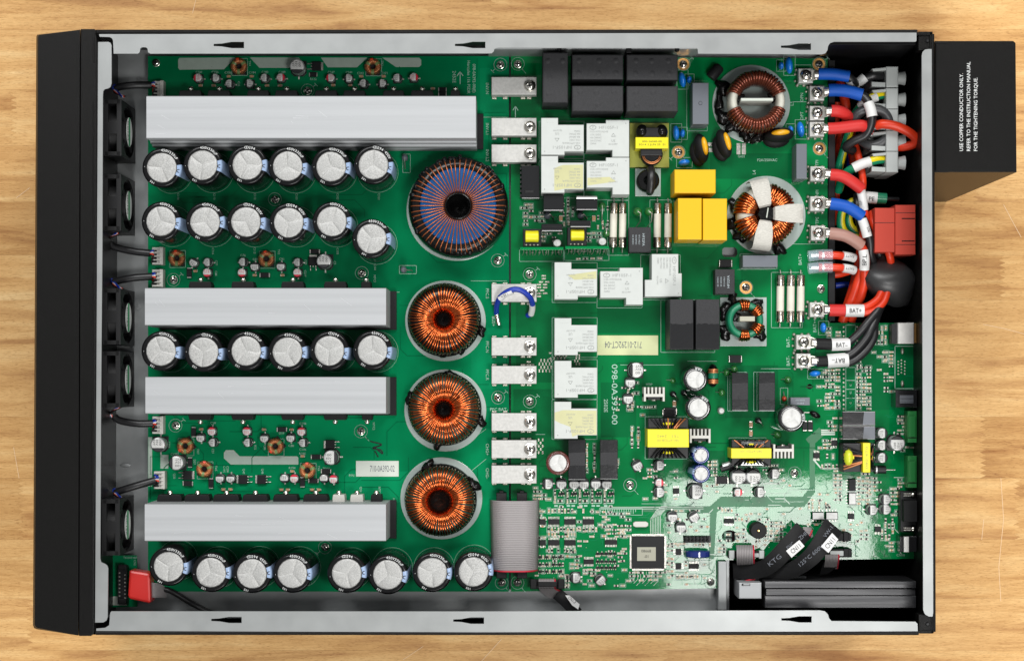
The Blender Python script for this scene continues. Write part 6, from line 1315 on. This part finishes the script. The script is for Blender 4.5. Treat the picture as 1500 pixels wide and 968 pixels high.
b1 = wire('black battery wire marked BAT- upright', [('lug', '', 0, [(1183, 501, 21), (1196, 503, 21)]), ('black_sleeve', 'black_matte', 8.6, [(1195.6, 503.6, 23), (1219, 504.4, 24)]), ('marker_sleeve', 'marker_white', 9.2, [(1218, 504.8, 25), (1244.6, 504, 26)]), ('insulation', 'black_wire', 6, [(1243, 501.6, 26), (1256, 490, 28), (1270, 474, 30), (1285, 455, 26), (1298, 436, 12)])]); mtext(b1, 'BAT–', 1233.4, 505.2, 35.4, 6.4, -1, 16.5)
b2 = wire('black battery wire pair marked BAT- upside down', [('lug', '', 0, [(1183, 528.6, 21), (1196, 529, 21)]), ('black_sleeve', 'black_matte', 8.2, [(1196, 529.6, 22), (1213, 529, 23)]), ('marker_sleeve', 'marker_white', 10.4, [(1212, 528.8, 23), (1242.4, 526.6, 24)]), ('insulation', 'black_wire', 6.2, [(1240, 521.6, 24), (1254, 512, 26), (1268, 496, 28), (1277, 480, 28), (1284, 462, 22), (1292, 446, 10)]), ('insulation', 'black_wire', 6.2, [(1240, 532.6, 22), (1254, 526, 22), (1270, 511, 22), (1280, 493, 22), (1281, 475, 20), (1288, 452, 8)])]); mtext(b2, 'BAT–', 1228, 528, 35, 6.8, 178, 18.5)
st_l = ('upper', 'lower')
for i, (v, z) in enumerate(((373, 18), (391, 18))):
    t = wire('short red wire with a clear crimp sleeve, %s of two' % st_l[i], [('clear_sleeve', 'clear', 8.2, [(1184, v+2.4, 14), (1201, v+.6, 14), (1219, v+.2, 14)]), ('crimp', 'chrome', 3.4, [(1188, v+1.4, 13), (1203, v+.8, 13)]), ('insulation', 'red_wire', 5.8, [(1199, v+.8, 13), (1212, v+.6, 13), (1228, v+1.2, 12), (1246, v+3.4, 6)]), ('marker_sleeve', 'marker_white', 6.6, [(1234.6, v+1.6, 12), (1244, v+3, 9), (1251, v+5, 4)]), ('crimp', 'chrome', 6.2, [(1204, v+.8, 13), (1206.6, v+.8, 13)])], 'crimped_wire', 'wire', 'clear-sleeved battery sense wires')
    mtext(t, 'BATT', 1245, v+2.4, 18, 3.6, 170)
wire('dark red wire below the clear crimped pair', [('insulation', 'red_wire', 5, [(1212, 402.6, -6), (1228, 402, -6), (1246, 397, -10)])])
# blue jumper
j = wire('short blue jumper wire arching over a silver bus bar', [('insulation', 'blue_wire', 4., [(727, 459, 6), (728, 446, 26), (734, 434, 44), (748, 425, 52), (762, 425, 52), (775, 434, 44), (780, 446, 28), (778, 458, 10), (773, 462, 2)]), ('marker_sleeve', 'marker_white', 4.7, [(732.6, 437.6, 42), (740, 430.6, 48), (750.6, 426.4, 52)]), ('marker_sleeve', 'marker_white', 4.5, [(779.6, 446, 28), (779.6, 453, 18), (778, 460, 8)]), ('spade_tab', 'chrome', 3.4, [(727, 458, 7), (729, 468, 6), (731, 476, 5)])], 'jumper_wire'); mtext(j, 'BUS+', 740, 431.4, 54, 4.4, 215, 14)
# ---------------------------------------------------------------- flat ribbons over the lower edge
def flat(t, name, pts, wd, mt, th=1.6, ribs=0, tex=None):
    C = spline(pts, 8); L_ = len(C); m = MB(); nn = max(2, ribs*2+1 if ribs else 7); vs = []
    for i, c in enumerate(C):
        d = (C[min(i+1, L_-1)]-C[max(i-1, 0)]); d.z = 0; d.normalize(); n = Vector((-d.y, d.x, 0)); W = wd[0]+(wd[1]-wd[0])*i/(L_-1)
        for k in range(nn):
            f = 2*k/(nn-1)-1; vs.append(c+n*(f*W/2)+Vector((0, 0, (.9 if k % 2 else 0) if ribs else -2.2*f*f)))
    q = len(vs); vs2 = vs+[v-Vector((0, 0, th)) for v in vs]; fs = []
    for i in range(L_-1):
        for k in range(nn-1): a = i*nn+k; fs.append((a, a+1, a+nn+1, a+nn)); fs.append((a+q, a+nn+q, a+nn+1+q, a+1+q))
        for a, b in ((i*nn, (i+1)*nn), (i*nn+nn-1, (i+1)*nn+nn-1)): fs.append((a, b, b+q, a+q))
    # orient: flip if the first top face looks down
    A = (vs2[fs[0][1]]-vs2[fs[0][0]]).cross(vs2[fs[0][2]]-vs2[fs[0][0]])
    if A.z < 0: fs = [f[::-1] for f in fs]
    m.add(vs2, fs, mt); m.build(name, t)
t1 = thing('ribbon_cable', *T(1150, 820, 20), 10, 'black sleeved flat ribbon marked CN11, nearer the buzzer', 'ribbon cable')
flat(t1, 'black_sleeve', [(1178, 776, 30), (1166, 789, 36), (1150, 806, 36), (1134, 822, 32), (1120, 832, 26), (1100, 836, 14), (1074, 836, 0)], (30, 22), 'black_matte', 2)
flat(t1, 'ribbon_end', [(1190, 779, 22), (1178, 782, 28)], (14, 22), 'ribbon', 1.4, 8); m = MB(); m.tube(spline([(1190, 776, 24), (1184, 790, 26)]), 1.2, 'ribbon_red', 6); m.build('red_conductor', t1)
m = MB(); P = tpoly([(1151.4, 806.4), (1171, 790.4), (1178.6, 799.6), (1159.6, 816.4)], 40); m.prism(P, 39.4, 40, 'marker_white'); f1 = m.build('marker_flag', t1); mtext(t1, 'CN11', 1165.4, 803.2, 40.3, 6.6, 39, 16); mtext(t1, 'KTG', 1134.6, 820, 38.5, 6.4, 38, 22, 'ink_grey'); mtext(t1, 'PVC', 1157.6, 798.6, 38.8, 5, 40, 12, 'ink_grey'); mtext(t1, 'ZHF', 1176.4, 784, 38.5, 5.4, 42, 14, 'ink_grey')
t2 = thing('ribbon_cable', *T(1190, 820, 20), 10, 'black sleeved flat ribbon marked CN11, printed 125 C 600V', 'ribbon cable')
flat(t2, 'black_sleeve', [(1222, 769, 34), (1212, 784, 44), (1200, 802, 46), (1186, 818, 42), (1168, 831, 34), (1148, 839, 24), (1120, 842, 10), (1096, 842, -4)], (32, 18), 'black_matte', 2)
m = MB(); P = tpoly([(1202.6, 800), (1219, 780.2), (1228, 789.6), (1213.6, 809.4)], 51); m.prism(P, 50.4, 51, 'marker_white'); m.build('marker_flag', t2); mtext(t2, 'CN11', 1215.8, 795, 51.3, 6.8, 50, 17); mtext(t2, '125°C 600V', 1188, 813, 50.5, 5.6, 40, 44, 'ink_grey'); mtext(t2, 'VW-1', 1213, 778.6, 50, 5.6, 54, 18, 'ink_grey')
t3 = thing('ribbon_cable', *T(1091, 812, 0), 0, 'curled grey ribbon with red edge in its black socket', 'ribbon cable')
for i in range(11):
    m = MB(); u = 1079.6+i*2.4; m.tube(spline([(u-1, 800, 8), (u, 799, 20), (u+.4, 806, 30), (u+.6, 815, 30), (u+.8, 823, 20), (u+1, 826, 6), (u+2, 826, -10)], 4), 1.25, 'ribbon' if i < 10 else 'ribbon_red', 6); m.build('conductor', t3)
m = MB(); tbox(m, 1067, 807, 1120, 817, .2, 16, 'black_matte', 1); tbox(m, 1068, 806, 1076, 818, 16, 22, 'plastic_grey', 1); tbox(m, 1100, 810, 1114, 816, 16, 20, 'plastic_grey', .8); tbox(m, 1112, 806, 1119.6, 818, 16, 22, 'plastic_grey', 1); m.build('ribbon_socket', RB, 'black ribbon socket below the big board hole')
m = MB(); tbox(m, 1226, 781, 1247, 792, .2, 18, 'black_matte', 1); tbox(m, 1236, 779, 1243, 793, 10, 22, 'black_matte', .8); m.build('ribbon_socket', RB, 'upper ribbon socket right of the second black ribbon')
m = MB(); tbox(m, 1214, 804, 1248, 816, .2, 20, 'black_matte', 1); tbox(m, 1216, 806.4, 1236, 814, 20, 23, 'plastic_grey', 1); tbox(m, 1236, 803.6, 1243, 816, 18, 24, 'black_matte', .8); m.build('ribbon_socket', RB, 'lower ribbon socket right of the second black ribbon')
t4 = thing('ribbon_cable', *T(1222, 826, 0), -10, 'short grey ribbon with a folded black sleeve at the board edge', 'ribbon cable')
for i in range(10): m = MB(); u = 1209.6+i*2.1; m.tube(spline([(u, 812, 24), (u, 819, 20), (u-1, 826, 6), (u-2, 832, -6)], 4), 1.1, 'ribbon' if i < 9 else 'ribbon_red', 6); m.build('conductor', t4)
m = MB(); A = [(*T(1206, 824, 6), 6), (*T(1230, 823, 6), 6), (*T(1228, 829, 2), 2), (*T(1213, 840, -10), -10), (*T(1200, 843, -14), -14)]; m.add(A+[(a, b, c-2) for a, b, c in A], [(4, 3, 2, 1, 0), (5, 6, 7, 8, 9)]+[(i, (i+1) % 5, (i+1) % 5+5, i+5) for i in range(5)], 'black_matte'); m.build('black_sleeve', t4)
t5 = thing('ribbon_cable', *T(815, 860, 0), -10, 'grey ribbon in a black socket, dropping over the board edge with a tag', 'ribbon cable')
for i in range(11): m = MB(); u = 790+i*2.3; m.tube(spline([(u, 848, 10), (u, 851, 18), (u, 857, 18), (u+.5, 862, 10), (u+6+i*.5, 868-i*.1, 0), (u+16-i*.3, 875, -6)], 4), 1.2, 'ribbon' if i < 10 else 'ribbon_red', 6); m.build('conductor', t5)
m = MB(); tbox(m, 776.5, 849.6, 827, 861.6, .2, 14, 'black_matte', 1); tbox(m, 777, 848, 786, 862.4, 14, 20, 'black_matte', 1); tbox(m, 817.6, 848, 826.6, 862.4, 14, 20, 'black_matte', 1); tbox(m, 788, 851.6, 816, 859, 14, 22.5, 'black_matte', 1); m.build('ribbon_socket', RB, 'black ribbon socket at the lower board edge')
flat(t5, 'black_sleeve', [(816, 869, 6), (826, 878, 6), (838, 890, 2), (846, 898, -4)], (18, 17), 'black_matte', 1.6); m = MB(); P = tpoly([(828, 871.4), (834, 871.6), (849, 884.6), (847, 892), (838, 886)], 10); m.prism(P, 9, 10, 'marker_white'); m.build('marker_flag', t5); mtext(t5, 'CN1-7', 838, 878.4, 10.4, 4, -42, 13)
t6 = thing('ribbon_cable', *T(1092, 846, 0), -10, 'thin grey and red ribbon end beside the silver block', 'ribbon cable')
m = MB(); m.tube(spline([(1086, 850, -4), (1092, 845, 2), (1104, 846, 4), (1118, 846, 0), (1180, 846, -10)]), 3.6, 'grey_wire', 8); m.build('grey_sleeve', t6); m = MB(); m.tube(spline([(1090, 851, 2), (1098, 848.6, 8), (1106, 848.6, 6)]), 1.4, 'ribbon_red', 6); m.build('red_conductor', t6)
